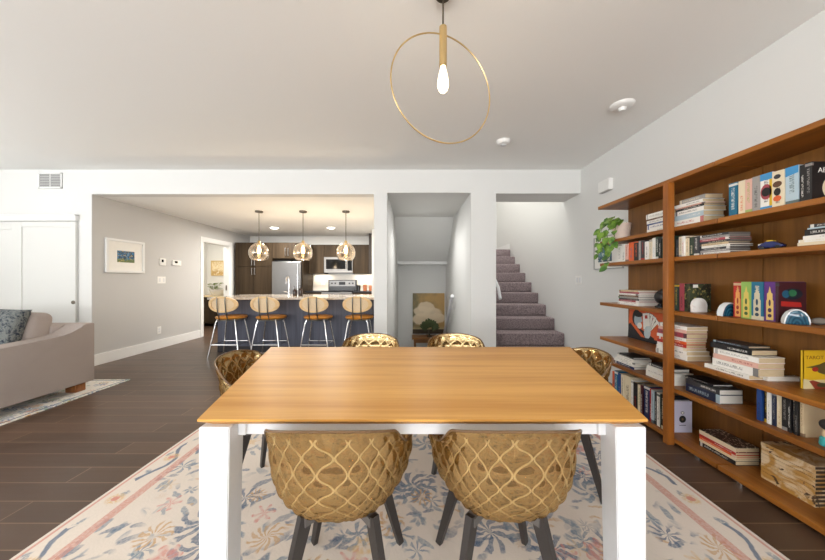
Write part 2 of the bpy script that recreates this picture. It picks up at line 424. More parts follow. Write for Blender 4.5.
# handrails
hr = thing('handrail', 'white round handrail end at the foot of the carpeted stairs', 'handrail', (1.25, 4.27, .93))
MB().tube([(0, 0, 0), (0.0, .1, .16), (0, .5, .41), (0, 2.2, 1.46)], .022, 12).build('rail', WHITE, hr, smooth=True)
MB().tube([(-.092, .25, .21), (-.02, .25, .21), (0, .25, .24)], .008, 8).build('bracket', WHITE, hr, smooth=True)
hr = thing('handrail', 'white round handrail slanting down the alcove wall', 'handrail', (.75, 5.65, .9))
MB().tube([(0, 0, 0), (0, 1.4, -.97)], .034, 14).build('rail', WHITE, hr, smooth=True)
for t in (.18, .86): MB().tube([(.061, 1.4 * t, -.97 * t - .09), (.0, 1.4 * t, -.97 * t - .09), (0, 1.4 * t, -.97 * t - .02)], .011, 8).build('bracket', WHITE, hr, smooth=True)

# closet with sliding doors
w = MB().box(-6.5, -4.62, YB - .05, YB, 2.012, 2.10, .003).box(-6.5, -4.62, YB - .062, YB, 2.085, 2.10, .002)
struct('trim_3', w, TRIM)
def sliding(nm, x0, x1, y, z1, kn=None):
    d = MB().box(x0, x1, y - .022, y, .01, z1, .002)
    s = .11
    d.box(x0, x0 + s, y - .034, y - .02, .01, z1, .003).box(x1 - .055, x1, y - .034, y - .02, .01, z1, .003)
    d.box(x0 + s, x1 - .055, y - .034, y - .02, z1 - .075, z1, .003).box(x0 + s, x1 - .055, y - .034, y - .02, .01, .16, .003)
    o = struct(nm, d, DOORW)
    if kn:
        tag(MB().lathe([(0, -.012), (.014, -.012), (.024, -.006), (.026, .004), (.02, .006), (.02, .0), (.0, -.001)], (kn[0], y - .036, kn[1]), 20, 'Y').build('finger_pull', NICKEL, o, smooth=True), 'round dark metal finger pull')
    return o
sliding('door_1', -5.485, -4.632, YB - .004, 2.005, (-4.66, .893))
sliding('door_2', -6.45, -5.46, YB - .002 + .0, 1.975)
# wall vent
vx0, vx1, vz0, vz1 = -5.18, -4.85, 2.468, 2.685
v = thing('air_vent', 'white louvred air vent high on the wall above the closet', 'vent', (vx0, YB, vz0))
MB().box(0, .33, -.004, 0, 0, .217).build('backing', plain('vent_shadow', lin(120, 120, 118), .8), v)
f = MB().box(0, .33, -.014, -.003, 0, .018, .002).box(0, .33, -.014, -.003, .199, .217, .002).box(0, .018, -.014, -.003, 0, .217, .002).box(.312, .33, -.014, -.003, 0, .217, .002).box(.16, .17, -.012, -.003, 0, .217)
f.build('frame', TRIM, v)
sl = MB()
for i in range(8): sl.box(.016, .314, -.013, -.003, .022 + i * .0225, .034 + i * .0225, rot=Matrix.Rotation(.5, 3, 'X'))
sl.build('louvres', plain('louvre_grey', lin(196, 196, 194), .5), v)

# ------------------------------------------------------------------ hall wall items
def framed(name, label, wall, a0, a1, z0, z1, depth, frame_w, art, pos, fmat, artbox=None, sgn=1):
    """picture hung on a wall; wall='hall' (faces +X), 'right' (faces -X), 'end' (faces -Y)"""
    if wall == 'end':
        t = thing(name, label, 'picture', ((a0 + a1) / 2, pos, z0)); W = a1 - a0
        bx = lambda mb, u0, u1, w0, w1, d0, d1, **k: mb.box(-W / 2 + u0, -W / 2 + u1, -d1, -d0, w0, w1, **k)
    else:
        s = 1 if wall == 'hall' else -1
        t = thing(name, label, 'picture', (pos, (a0 + a1) / 2, z0)); W = a1 - a0
        bx = lambda mb, u0, u1, w0, w1, d0, d1, **k: mb.box(min(s * d0, s * d1), max(s * d0, s * d1), -W / 2 + u0, -W / 2 + u1, w0, w1, **k)
    H = z1 - z0; fw = frame_w; f = MB()
    bx(f, 0, W, 0, fw, 0, depth, bev=.003); bx(f, 0, W, H - fw, H, 0, depth, bev=.003); bx(f, 0, fw, fw, H - fw, 0, depth, bev=.003); bx(f, W - fw, W, fw, H - fw, 0, depth, bev=.003)
    f.build('frame', fmat, t)
    m = MB(); bx(m, fw * .6, W - fw * .6, fw * .6, H - fw * .6, .002, depth * .45); m.build('mat_board', MATB, t)
    u0, u1, w0, w1 = artbox or (fw, W - fw, fw, H - fw)
    p = MB(); bx(p, u0, u1, w0, w1, depth * .44, depth * .5); p.build('print', art, t)
    return t
MATB = plain('mat_board', lin(240, 238, 232), 0.8)
def landscape_print(name, cols, sc=6.0, axis=1):
    k = M(name, 0.6); x, y, z = k.xyz('Generated'); g = (x, y, z)[axis]
    n = k.noise(k.scaled((sc, sc, sc), 'Generated'), 1, 4, .6, .6); n2 = k.noise(k.scaled((sc * 1.7,) * 3, 'Generated'), 1, 3, .6, 1.0)
    c = k.mix(n.step(.42, .55), cols[0], cols[1]); c = k.mix((z * -1.0 + n2 * .5 + .25).step(.1, .3), c, cols[2]); c = k.mix(n2.step(.56, .64), c, cols[3])
    k.color(c); return k.m
framed('framed_print', 'white framed print with a small colourful scene on grey hall wall', 'hall', 4.33, 4.95, 1.31, 1.815, .03, .035,
       landscape_print('harbour_print', (lin(40, 120, 170), lin(30, 60, 80), lin(90, 110, 60), lin(220, 190, 110))), KX0 + .001, TRIM, (.17, .45, .16, .335))
def wallplate(name, label, cat, y, z, wy, hz, kind):
    t = thing(name, label, cat, (KX0 + .0005, y, z))
    MB().box(0, .006 if kind in ('switch', 'outlet') else .022, -wy / 2, wy / 2, -hz / 2, hz / 2, .002).build('plate', PLAST, t)
    if kind == 'switch':
        for q in (-.25, .25): MB().box(.005, .011, wy * q - .017, wy * q + .017, -.033, .033, .002).build('rocker', WHITE, t)
    elif kind == 'outlet':
        for q in (-.02, .02): MB().box(.005, .009, -.016, .016, q - .014, q + .014, .003).build('socket', WHITE, t)
    else:
        tag(MB().box(.02, .0235, -wy * .3, wy * .05, -.006, hz * .34).build('screen', BLACK, t), 'small dark display')
wallplate('thermostat', 'square white thermostat on grey wall beside the framed print', 'thermostat', 5.325, 1.52, .12, .125, 't')
wallplate('thermostat', 'wide flat white control panel on grey wall nearest the hall door', 'thermostat', 5.64, 1.52, .2, .095, 't')
wallplate('light_switch', 'double white light switch below the two wall controls', 'switch', 5.31, 1.2, .17, .12, 'switch')
wallplate('wall_outlet', 'white wall outlet low on the grey hall wall', 'outlet', 5.26, .32, .08, .13, 'outlet')
# right wall items
t = thing('light_switch', 'white double light switch on white wall beside the stairs', 'switch', (XR - .0005, 4.2, 1.2))
MB().box(-.006, 0, -.075, .075, -.06, .06, .002).build('plate', PLAST, t)
for q in (-.035, .035): MB().box(-.011, -.004, q - .018, q + .018, -.034, .034, .002).build('rocker', WHITE, t)
t = thing('door_chime', 'small white box on the wall above the bookcase end', 'chime', (XR - .0005, 3.58, 2.26))
MB().box(-.055, 0, -.1, .1, 0, .13, .006).build('cover', PLAST, t)
MB().box(-.05, -.005, -.09, .09, -.006, .002).build('base', plain('chime_base', lin(205, 203, 198), .6), t)
framed('framed_print', 'white framed blue floral print partly behind the trailing plant', 'right', 3.3, 3.83, 1.33, 1.73, .02, .012,
       landscape_print('floral_print', (lin(60, 92, 110), lin(90, 130, 140), lin(50, 80, 100), lin(236, 236, 230)), 4), XR - .001, plain('silver_frame', lin(170, 170, 168), .4), (.19, .45, .09, .30))

# ------------------------------------------------------------------ ceiling fittings
def ceil_disc(name, label, cat, x, y, r, h):
    t = thing(name, label, cat, (x, y, ZC))
    MB().lathe([(0, -h), (r * .45, -h), (r * .8, -h * .8), (r * .97, -h * .35), (r, 0)], n=32).build('cover', PLAST, t, smooth=True)
    return t
t = ceil_disc('smoke_detector', 'small round white smoke detector on ceiling nearest the pendant', 'smoke detector', 1.0, 3.3, .075, .045)
MB().lathe([(0, -.052), (.03, -.052), (.032, -.044)], n=20).build('sensor', WHITE, t, smooth=True)
t = ceil_disc('ceiling_speaker', 'larger round white fitting on ceiling above the bookcase', 'detector', 1.83, 2.62, .095, .03)
MB().lathe([(0, -.055), (.025, -.055), (.034, -.028)], n=20).build('sensor', PLAST, t, smooth=True)
# ring pendant over the table
px, py = .163, 1.6
t = thing('ring_pendant', 'brass ring pendant lamp with one glowing bulb above the dining table', 'pendant lamp', (px, py, 0))
zc = 2.22
MB().lathe([(0, ZC - .02), (.038, ZC - .02), (.042, ZC - .015), (.042, ZC)], n=28).build('canopy', NICKEL, t, smooth=True)
MB().tube([(0, 0, ZC - .02), (0, 0, 2.54)], .005, 8).build('rod', NICKEL, t, smooth=True)
MB().lathe([(0, 2.555), (.012, 2.555), (.014, 2.55), (.0205, 2.548), (.0205, 2.342), (.016, 2.338), (0, 2.338)], n=24).build('socket_tube', BRASS, t, smooth=True)
a = math.radians(19)
MB().tube([(.288 * math.cos(q) * math.cos(a), .288 * math.cos(q) * math.sin(a), zc + .288 * math.sin(q)) for q in [2 * PI * i / 96 for i in range(96)]], .004, 8, closed=True).build('ring', BRASS, t, smooth=True)
BULB = emit('warm_bulb', (1.0, .84, .58, 1), 2.2)
MB().lathe([(0, 2.2), (.012, 2.202), (.023, 2.213), (.03, 2.232), (.03, 2.254), (.023, 2.293), (.015, 2.325), (.013, 2.342)], n=24).build('bulb', BULB, t, smooth=True)
# kitchen pendants
GL = bpy.data.materials.new('amber_clear_glass'); GL.use_nodes = True
nt = GL.node_tree; nt.nodes.clear(); out = nt.nodes.new('ShaderNodeOutputMaterial')
tr = nt.nodes.new('ShaderNodeBsdfTransparent'); tr.inputs[0].default_value = (.94, .90, .84, 1)
gs = nt.nodes.new('ShaderNodeBsdfGlossy'); gs.inputs[0].default_value = (1, .95, .88, 1); gs.inputs['Roughness'].default_value = .05
lw = nt.nodes.new('ShaderNodeLayerWeight'); lw.inputs[0].default_value = .35
ad = nt.nodes.new('ShaderNodeMath'); ad.operation = 'MULTIPLY_ADD'; ad.inputs[1].default_value = .75; ad.inputs[2].default_value = .05
mx = nt.nodes.new('ShaderNodeMixShader'); nt.links.new(lw.outputs['Facing'], ad.inputs[0]); nt.links.new(ad.outputs[0], mx.inputs[0])
nt.links.new(tr.outputs[0], mx.inputs[1]); nt.links.new(gs.outputs[0], mx.inputs[2]); nt.links.new(mx.outputs[0], out.inputs[0])
KB = emit('warm_filament_bulb', (1.0, .8, .5, 1), 5.0)
def point(loc, e, col, r=.04):
    l = bpy.data.lights.new('lamp_light', 'POINT'); l.energy = e; l.color = col; l.shadow_soft_size = r
    o = bpy.data.objects.new('lamp_light', l); C.objects.link(o); o.location = loc; return o
def area(loc, rot, sx, sy, e, col, spread=PI):
    l = bpy.data.lights.new('area_light', 'AREA'); l.shape = 'RECTANGLE'; l.size = sx; l.size_y = sy; l.energy = e; l.color = col; l.spread = spread
    o = bpy.data.objects.new('area_light', l); C.objects.link(o); o.location = loc; o.rotation_euler = rot; return o
kp = None
for xx, lab in ((-2.65, 'globe pendant lamp over island closest to the hall door'), (-1.89, 'middle globe pendant lamp hanging over the kitchen island'), (-1.15, 'globe pendant lamp over island in front of the microwave')):
    if kp is None:
        kp = thing('globe_pendant', lab, 'pendant lamp', (xx, 5.18, 0), group='glass globe pendants over the island')
        MB().lathe([(0, ZK - .025), (.06, ZK - .025), (.064, ZK - .018), (.064, ZK)], n=24).build('canopy', NICKEL, kp, smooth=True)
        MB().tube([(0, 0, ZK - .02), (0, 0, 1.87)], .006, 8).build('rod', NICKEL, kp, smooth=True)
        MB().lathe([(0, 1.88), (.018, 1.88), (.024, 1.865), (.026, 1.80), (.022, 1.795), (0, 1.795)], n=20).build('socket', BRASS, kp, smooth=True)
        pr = [(.028, 1.84), (.058, 1.833), (.095, 1.812), (.132, 1.774), (.155, 1.725), (.163, 1.675), (.157, 1.622), (.139, 1.576), (.112, 1.547), (.098, 1.542)]
        o = MB()
        pr2 = pr + [(r - .004, z + .002) for r, z in pr[::-1]]
        o.lathe(pr2, n=36).build('globe_shade', GL, kp, smooth=True)
        MB().lathe([(0, 1.655), (.015, 1.66), (.028, 1.68), (.032, 1.705), (.028, 1.735), (.016, 1.775), (.014, 1.8)], n=20).build('bulb', KB, kp, smooth=True)
    else: dup(kp, (xx, 5.18, 0), 0, lab)
    point((xx, 5.18, 1.62), 7, (1.0, .88, .72), .04)
# recessed lights
LED = emit('downlight_diffuser', (1.0, .93, .82, 1), 8.0)
dl = None
for xx, lab in ((-3.13, 'recessed ceiling light nearest the pantry cabinets'), (-1.85, 'recessed ceiling light nearest the microwave')):
    if dl is None:
        dl = thing('recessed_light', lab, 'ceiling light', (xx, 6.8, ZK), group='recessed kitchen lights')
        MB().lathe([(.085, -.012), (.105, -.012), (.11, 0)], n=28).build('trim_ring', TRIM, dl, smooth=True)
        MB().lathe([(0, -.028), (.05, -.025), (.085, -.012), (.085, 0)], n=28).build('diffuser', LED, dl, smooth=True)
    else: dup(dl, (xx, 6.8, ZK), 0, lab)
    l = area((xx, 6.8, ZK - .035), (0, 0, 0), .15, .15, 30, (1.0, .95, .88))
t = thing('ceiling_grille', 'faint round white grille on the kitchen ceiling above the hall door', 'vent', (-4.1, 7.0, ZK))
MB().lathe([(0, -.012), (.08, -.012), (.11, 0)], n=28).build('cover', PLAST, t, smooth=True)

# ------------------------------------------------------------------ kitchen
IX0, IX1, IY0, IY1 = -3.24, -.56, 4.99, 5.8
t = thing('kitchen_island', 'dark slate kitchen island with pale stone counter behind bar stools', 'kitchen island', ((IX0 + IX1) / 2, IY0, 0))
hx = (IX1 - IX0) / 2
b = MB().box(-hx, hx, 0, IY1 - IY0, .0, .885)
for i in range(6):
    q = -hx + (2 * hx) * i / 5
    b.box(q - .004 if i else q, q + .004 if i < 5 else q, -.004, .01, .1, .885)
b.build('base', ISL, t)
STONE = M('pale_quartz', .12); _n = STONE.noise(STONE.scaled((30, 30, 30)), 1, 5, .7); STONE.color(STONE.mix(_n.step(.35, .7), lin(176, 164, 150), lin(212, 204, 194))); STONE = STONE.m
MB().box(-hx - .04, hx, -.2, IY1 - IY0 + .03, .885, .92, .004).build('countertop', STONE, t)
MB().box(-hx, hx, -.006, .0, 0, .1).build('toe_kick', plain('toe_kick_dark', lin(48, 46, 50), .6), t)
# faucet and soap bottles on the island
fx, fy = -2.2, 5.34
t = thing('kitchen_faucet', 'tall chrome gooseneck faucet on the island counter', 'faucet', (fx, fy, .92))
MB().lathe([(0, 0), (.028, 0), (.028, .012), (.02, .02), (.018, .06)], n=20).build('base', CHROME, t, smooth=True)
MB().tube([(0, 0, .0), (0, 0, .28), (-.006, .0, .315), (-.03, .02, .335), (-.06, .05, .33), (-.075, .07, .3), (-.075, .07, .22)], .013, 12).build('spout', CHROME, t, smooth=True)
MB().tube([(-.015, 0, .06), (-.05, 0, .07), (-.09, 0, .075)], [.009, .007, .006], 10).build('lever', CHROME, t, smooth=True)
SOAP = plain('dark_amber_bottle', lin(46, 30, 20), .15)
for xx, hh, lab in ((-2.075, .13, 'dark soap bottle beside the chrome faucet'), (-1.975, .15, 'taller dark soap bottle farther from the chrome faucet')):
    t = thing('soap_bottle', lab, 'bottle', (xx, 5.3, .92))
    MB().lathe([(0, 0), (.034, 0), (.036, .006), (.036, hh * .72), (.028, hh * .85), (.012, hh * .92), (.012, hh)], n=20).build('bottle', SOAP, t, smooth=True)
    MB().tube([(0, 0, hh), (0, 0, hh + .03), (-.03, 0, hh + .032)], .005, 8).build('pump', BLACK, t, smooth=True)
# tall cabinets, fridge, uppers
def handle_bar(par, x, y, z0, z1, mat=None):
    MB().tube([(x, y + .03, z0 + .01), (x, y, z0 + .01)], .005, 8).tube([(x, y + .03, z1 - .01), (x, y, z1 - .01)], .005, 8).tube([(x, y, z0), (x, y, z1)], .0065, 10).build('handle', mat or STEEL, par, smooth=True)
def cab_door(par, x0, x1, y, z0, z1, hx=None, hz=None, name='door'):
    d = MB().box(x0 + .002, x1 - .002, y - .02, y, z0 + .002, z1 - .002, .0015, 1).build(name, CAB, par)
    if hx is not None: handle_bar(d, hx, y - .05, *hz)
    return d
PY = 7.44
t = thing('pantry_cabinet', 'tall dark wood pantry cabinet with four doors beside the fridge', 'cabinet', (-4.39, PY, 0))
MB().box(0, .92, 0, .74, .0, 2.13).build('body', CAB, t)
for i, (a0, a1) in enumerate(((0, .46), (.46, .92))):
    hxx = .46 - .035 if i == 0 else .46 + .035
    cab_door(t, a0, a1, 0, .1, 1.53, hxx, (1.33, 1.5)); cab_door(t, a0, a1, 0, 1.535, 2.13, hxx, (1.56, 1.73))
t = thing('fridge_cabinet', 'dark wood cabinet enclosure above and around the steel fridge', 'cabinet', (-3.468, PY, 0))
MB().box(0, .752, 0, .74, 1.72, 2.13).box(.728, .752, -.01, .74, 0, 2.13).build('body', CAB, t)
cab_door(t, 0, .365, 0, 1.74, 2.13, .33, (1.80, 1.99)); cab_door(t, .365, .728, 0, 1.74, 2.13, .4, (1.80, 1.99))
t = thing('refrigerator', 'stainless steel fridge set between dark cabinets', 'fridge', (-3.464, PY - .06, 0))
MB().box(0, .715, .06, .72, .02, 1.66).build('body', plain('fridge_sides', lin(70, 70, 72), .5), t)
d = MB().box(.002, .713, -.0, .058, .62, 1.655, .012).build('door', STEEL, t); handle_bar(d, .655, -.05, .75, 1.6, CHROME)
d = MB().box(.002, .713, -.0, .058, .03, .612, .012).build('freezer_drawer', STEEL, t)
MB().tube([(.08, -.05, .56), (.63, -.05, .56)], .008, 10).tube([(.1, -.05, .56), (.1, 0, .56)], .006, 8).tube([(.61, -.05, .56), (.61, 0, .56)], .006, 8).build('handle', CHROME, d, smooth=True)
MB().box(.06, .45, .02, .2, 1.66, 1.69).build('gap_shade', BLACK, t)  # black block standing in for the shade of the gap above the fridge
UY = 7.82
t = thing('upper_cabinet', 'dark wood wall cabinet between fridge enclosure and microwave', 'cabinet', (-2.7, UY, 1.36))
MB().box(0, .40, 0, .362, 0, .76).build('body', CAB, t); cab_door(t, 0, .40, 0, 0, .76)
t = thing('upper_cabinet', 'short dark wood wall cabinet directly above the microwave', 'cabinet', (-2.298, UY, 1.8))
MB().box(0, .75, 0, .362, .0, .32).build('body', CAB, t); cab_door(t, 0, .375, 0, 0, .32, .345, (.03, .18)); cab_door(t, .375, .75, 0, 0, .32, .405, (.03, .18))
t = thing('upper_cabinet', 'dark wood wall cabinet beside the microwave nearest the white column', 'cabinet', (-1.545, UY, 1.36))
MB().box(0, .435, 0, .362, 0, .76).build('body', CAB, t); cab_door(t, 0, .435, 0, 0, .76)
MB().box(.437, .50, -.2, .362, 0, 1.02).build('end_panel', plain('dark_end_panel', lin(52, 44, 40), .6), t)
t = thing('microwave', 'stainless over-range microwave with dark glass door', 'microwave', (-2.29, UY - .06, 1.39))
MB().box(0, .74, .0, .43, 0, .405, .004).build('body', STEEL, t)
d = MB().box(.015, .60, -.012, .002, .05, .39, .004).build('door', STEEL, t)
MB().box(.055, .56, -.015, -.01, .09, .345, .003).build('window', DGLASS, d)
MB().tube([(.588, -.045, .08), (.588, -.045, .36)], .008, 10).tube([(.588, -.045, .1), (.588, -.01, .1)], .006, 8).tube([(.588, -.045, .34), (.588, -.01, .34)], .006, 8).build('handle', CHROME, d, smooth=True)
MB().box(.615, .725, -.012, .002, .05, .39, .003).build('control_panel', DGLASS, t)
BY = 7.5
t = thing('base_cabinet', 'dark base cabinet with black counter between fridge and range', 'cabinet', (-2.7, BY, 0))
MB().box(0, .42, .02, .69, .1, .885).build('body', CAB, t); cab_door(t, 0, .42, .02, .12, .88)
MB().box(0, .42, 0, .69, .885, .92, .003).build('countertop', BLACK, t)
t = thing('base_cabinet', 'dark base cabinet with black counter between range and column wall', 'cabinet', (-1.5, BY, 0))
MB().box(0, .54, .02, .69, .1, .885).build('body', CAB, t); cab_door(t, 0, .54, .02, .12, .88)
MB().box(0, .54, 0, .69, .885, .92, .003).build('countertop', BLACK, t)
t = thing('kitchen_range', 'steel electric range with black cooktop under the microwave', 'range', (-2.27, BY - .03, 0))
MB().box(0, .76, .03, .68, .02, .9).build('body', STEEL, t)
MB().box(0, .76, .0, .68, .9, .925, .004).build('cooktop', DGLASS, t)
MB().box(.0, .76, -.005, .04, .84, .895, .006).build('front_rail', STEEL, t)
d = MB().box(.02, .74, -.0, .03, .2, .83, .004).build('oven_door', DGLASS, t)
MB().tube([(.06, -.045, .79), (.7, -.045, .79)], .01, 10).tube([(.08, -.045, .79), (.08, 0, .79)], .007, 8).tube([(.68, -.045, .79), (.68, 0, .79)], .007, 8).build('handle', STEEL, d, smooth=True)
g = MB().box(.0, .76, .62, .69, .925, 1.2, .006).build('backguard', BLACK, t)
MB().box(.03, .73, .612, .622, 1.03, 1.185, .004).build('control_fascia', STEEL, g)
for q in (.1, .19, .57, .66): MB().lathe([(0, -.02), (.018, -.02), (.022, 0)], (q, .612, 1.11), 16, 'Y').build('knob', BLACK, g, smooth=True)
MB().box(.29, .46, .608, .614, 1.07, 1.15).build('display', DGLASS, g)
SPL = plain('white_splash', lin(232, 228, 220), .25)
struct('wall_backsplash', MB().box(-2.7, -.96, 8.185, 8.2, .92, 1.36), SPL)
t = thing('wall_outlet', 'white outlet on the kitchen backsplash beside the range', 'outlet', (-2.44, 8.184, 1.12))
MB().box(-.06, .06, -.006, 0, -.055, .055, .002).build('plate', PLAST, t)
for q in (-.02, .02): MB().box(-.016, .016, -.009, -.004, q - .014, q + .014, .003).build('socket', WHITE, t)
COP = plain('copper_tin', lin(190, 120, 84), .35, .6)
for xx, r, h, m, nm, lab in ((-1.42, .05, .15, BLACK, 'canister', 'black canister on the kitchen counter beside the range'), (-1.25, .05, .16, COP, 'canister', 'copper coloured canister on counter nearest the black canister'), (-1.1, .045, .14, COP, 'canister', 'copper coloured canister on counter nearest the column wall')):
    t = thing(nm, lab, 'canister', (xx, 7.9, .92))
    MB().lathe([(0, 0), (r, 0), (r, h * .85), (r * .97, h * .86)], n=24).build('body', m, t, smooth=True)
    MB().lathe([(r * 1.02, h * .85), (r * 1.02, h * .95), (r * .3, h), (0, h)], n=24).build('lid', m, t, smooth=True)

# bar stools
CANE = M('woven_cane', .6); _x, _y, _z = CANE.xyz(); _w = ((_x * 420).sin() * (_z * 420).sin()).step(-.4, .6)
CANE.color(CANE.mix(_w, lin(214, 184, 144), lin(238, 216, 182))); CANE = CANE.m
RATTAN = wood('pale_bentwood', lin(216, 178, 124), lin(236, 204, 156), 0, .45); TAN = plain('tan_leather', lin(184, 122, 40), .38)
SBAR = plain('stool_bar_steel', lin(120, 118, 112), .3, .9)
def make_stool(lab):
    t = thing('bar_stool', lab, 'bar stool', (0, 0, 0), group='bar stools at the island')
    sh = .62
    MB().lathe([(0, -.028), (.18, -.028), (.215, -.018), (.225, -.002), (.215, .012), (.17, .02), (0, .022)], (0, .025, sh), 36).build('seat', TAN, t, smooth=True)
    MB().tube([(.2 * math.cos(q), .025 + .2 * math.sin(q), sh - .036) for q in [2 * PI * i / 32 for i in range(32)]], .009, 8, closed=True).build('seat_ring', SBAR, t, smooth=True)
    for sx in (-1, 1):
        for sy in (-1, 1):
            MB().tube([(sx * .13, sy * .12, sh - .03), (sx * .15, sy * .135, sh - .08), (sx * .235, sy * .19, .0)], .0115, 10).build('leg', CHROME, t, smooth=True)
    f = MB(); zf = .21; k = .195; kk = .163
    f.tube([(-k, -kk, zf), (k, -kk, zf)], .008, 8).tube([(k, -kk, zf), (k, kk, zf)], .008, 8).tube([(k, kk, zf), (-k, kk, zf)], .008, 8).tube([(-k, kk, zf), (-k, -kk, zf)], .008, 8)
    f.build('footrest', CHROME, t, smooth=True)
    # oval curved backrest behind (-Y)
    zb, a, b = .83, .222, .122
    def bp(u, v, off=0.0):
        return Vector((u, -.215 + .9 * u * u - .12 * (v) - off, zb + v))
    def oval(mb, sc0, sc1, th):
        n, m = 40, 6; g = [[], []]
        for si, off in ((0, th), (1, 0)):
            for j in range(m + 1):
                s = sc0 + (sc1 - sc0) * j / m
                g[si].append([mb.bm.verts.new(bp(a * s * math.cos(2 * PI * i / n), b * s * math.copysign(abs(math.sin(2 * PI * i / n)) ** .9, math.sin(2 * PI * i / n)), off)) for i in range(n)])
        for si in (0, 1):
            for j in range(m):
                for i in range(n): mb.bm.faces.new((g[si][j][i], g[si][j][(i + 1) % n], g[si][j + 1][(i + 1) % n], g[si][j + 1][i]))
        for j in (0, m):
            for i in range(n): mb.bm.faces.new((g[0][j][i], g[0][j][(i + 1) % n], g[1][j][(i + 1) % n], g[1][j][i]))
        return mb
    bk = oval(MB(), .78, 1.0, .02).build('backrest', RATTAN, t, smooth=True)
    oval(MB(), .02, .79, .008).build('cane_panel', CANE, bk, smooth=True)
    for q in (-.062, .062):
        MB().tube([(q, -.17, sh - .03), (q, -.205, sh + .04), bp(q, -.11, .03), bp(q, .06, .03), bp(q, .118, .012)], .0085, 8).build('back_bar', SBAR, t, smooth=True)
    return t
stool = None
for x, lab in ((-2.865, 'bar stool at the island end closest to the hall door'), (-2.235, 'second bar stool along from the island end, before the steel fridge'), (-1.49, 'third bar stool along the island, below the middle pendant lamp'), (-.84, 'bar stool at the island closest to the white column')):
    if stool is None: stool = make_stool(lab); stool.location = (x, 4.73, 0)
    else: dup(stool, (x, 4.73, 0), R.uniform(-.05, .05), lab)

# bathroom things
t = thing('bathroom_vanity', 'dark vanity with beige counter seen through the hall doorway', 'vanity', (-5.16, 7.7, 0))
MB().box(-.565, .565, .02, .66, .08, .76).build('body', CAB, t)
for a0, a1, hxx in ((-.56, -.18, -.22), (-.18, .19, .15), (.19, .56, .23)): cab_door(t, a0, a1, .02, .1, .75, hxx, (.55, .7))
MB().box(-.567, .567, 0, .67, .76, .79, .003).build('countertop', plain('beige_counter', lin(212, 190, 150), .25), t)
t = thing('planter', 'white bowl planter with leafy green plant on the vanity', 'plant', (-5.15, 7.95, .79))
MB().lathe([(0, 0), (.12, 0), (.15, .04), (.2, .15), (.205, .165), (.19, .165), (.14, .06), (0, .05)], n=30).build('pot', plain('white_glaze', lin(236, 234, 228), .25), t, smooth=True)
def leaf(mb, p, d, up, L, W):
    p, d, up = Vector(p), Vector(d).normalized(), Vector(up)
    s = d.cross(up).normalized(); n = s.cross(d).normalized()
    o = [(0, 0), (.12, .33), (.34, .5), (.62, .4), (.85, .18), (1, 0)]
    mid = [mb.bm.verts.new(p + d * (L * a) + n * (L * (-.05 + .22 * a - .42 * a * a))) for a, _ in o]
    for sg in (-1, 1):
        ed = [mb.bm.verts.new(p + d * (L * (a - (.1 if 0 < i < 2 else 0))) + s * (sg * W * w_) + n * (L * (.1 * w_ + .22 * a - .42 * a * a))) for i, (a, w_) in enumerate(o)]
        for i in range(5):
            q = [mid[i], mid[i + 1], ed[i + 1], ed[i]]
            f = mb.bm.faces.new(q if sg > 0 else q[::-1])
            f.smooth = True; f.material_index = mb.mi
LEAFM = M('glossy_leaf', .4); _n = LEAFM.noise(LEAFM.scaled((14, 14, 14)), 1, 2); LEAFM.color(LEAFM.mix(_n.step(.35, .65), lin(60, 104, 36), lin(124, 158, 62))); LEAFM = LEAFM.m
g = MB()
for i in range(60):
    q = R.uniform(0, 2 * PI); r = R.uniform(0, .13); h = R.uniform(.1, .33)
    leaf(g, (r * math.cos(q) - .08, r * math.sin(q), h), (math.cos(q), math.sin(q), R.uniform(-.2, .8)), (0, 0, 1), R.uniform(.06, .1), R.uniform(.04, .06))
for i in range(10): g.tube([(-.08, 0, .1), (R.uniform(-.18, .04), R.uniform(-.1, .1), R.uniform(.2, .3))], .004, 5)
g.build('foliage', plain('soft_leaf', lin(128, 148, 74), .5), t)
framed('framed_print', 'gold framed print on the bathroom wall above the planter', 'end', -5.62, -5.25, 1.32, 1.74, .02, .03, landscape_print('sepia_print', (lin(216, 190, 140), lin(236, 220, 184), lin(196, 160, 100), lin(240, 230, 206)), 5, 0), 8.379, plain('pale_gold_frame', lin(214, 186, 130), .4))
framed('framed_print', 'gold framed print at the doorway edge of the bathroom side wall', 'hall', 7.75, 8.15, 1.32, 1.74, .02, .03, landscape_print('ochre_print', (lin(206, 180, 130), lin(230, 212, 174), lin(190, 150, 96), lin(236, 226, 200)), 5), -5.729, plain('gold_frame', lin(206, 176, 120), .4))

# alcove: console, painting, plant
t = thing('console_table', 'small brown wood console table below the painting in the alcove', 'console table', (.36, 6.9, -1.0))
CW = wood('brown_console_wood', lin(96, 60, 28), lin(136, 90, 44), 0, .4)
MB().box(-.37, .37, -.16, .2, .86, .90, .004).build('top', CW, t)
MB().prism([(-.33, .86), (.33, .86), (.29, .78), (-.29, .78)], 1, -.14, .18).build('apron', CW, t)
for sx in (-1, 1):
    for y in (-.12, .16): MB().bar((sx * .31, y, .86), (sx * .27, y, 0), .05, .05, .03, .03).build('leg', CW, t)
k = M('cloud_painting', .6); x, y, z = k.xyz('Generated')
n = k.noise(k.scaled((5, 5, 6), 'Generated'), 1, 5, .6, .3); n2 = k.noise(k.scaled((2.5, 2, 3), 'Generated'), 1, 4, .6)
c = k.mix((n2 + x * .35 - .12).step(.3, .7), lin(112, 108, 80), lin(186, 150, 92))
def blob(cx, cz, rx, rz, wob=.35):
    return (1.0 - (((x - cx) / rx) * ((x - cx) / rx) + ((z - cz) / rz) * ((z - cz) / rz)).sqrt() + (n - .5) * wob * 2).step(0, .25)
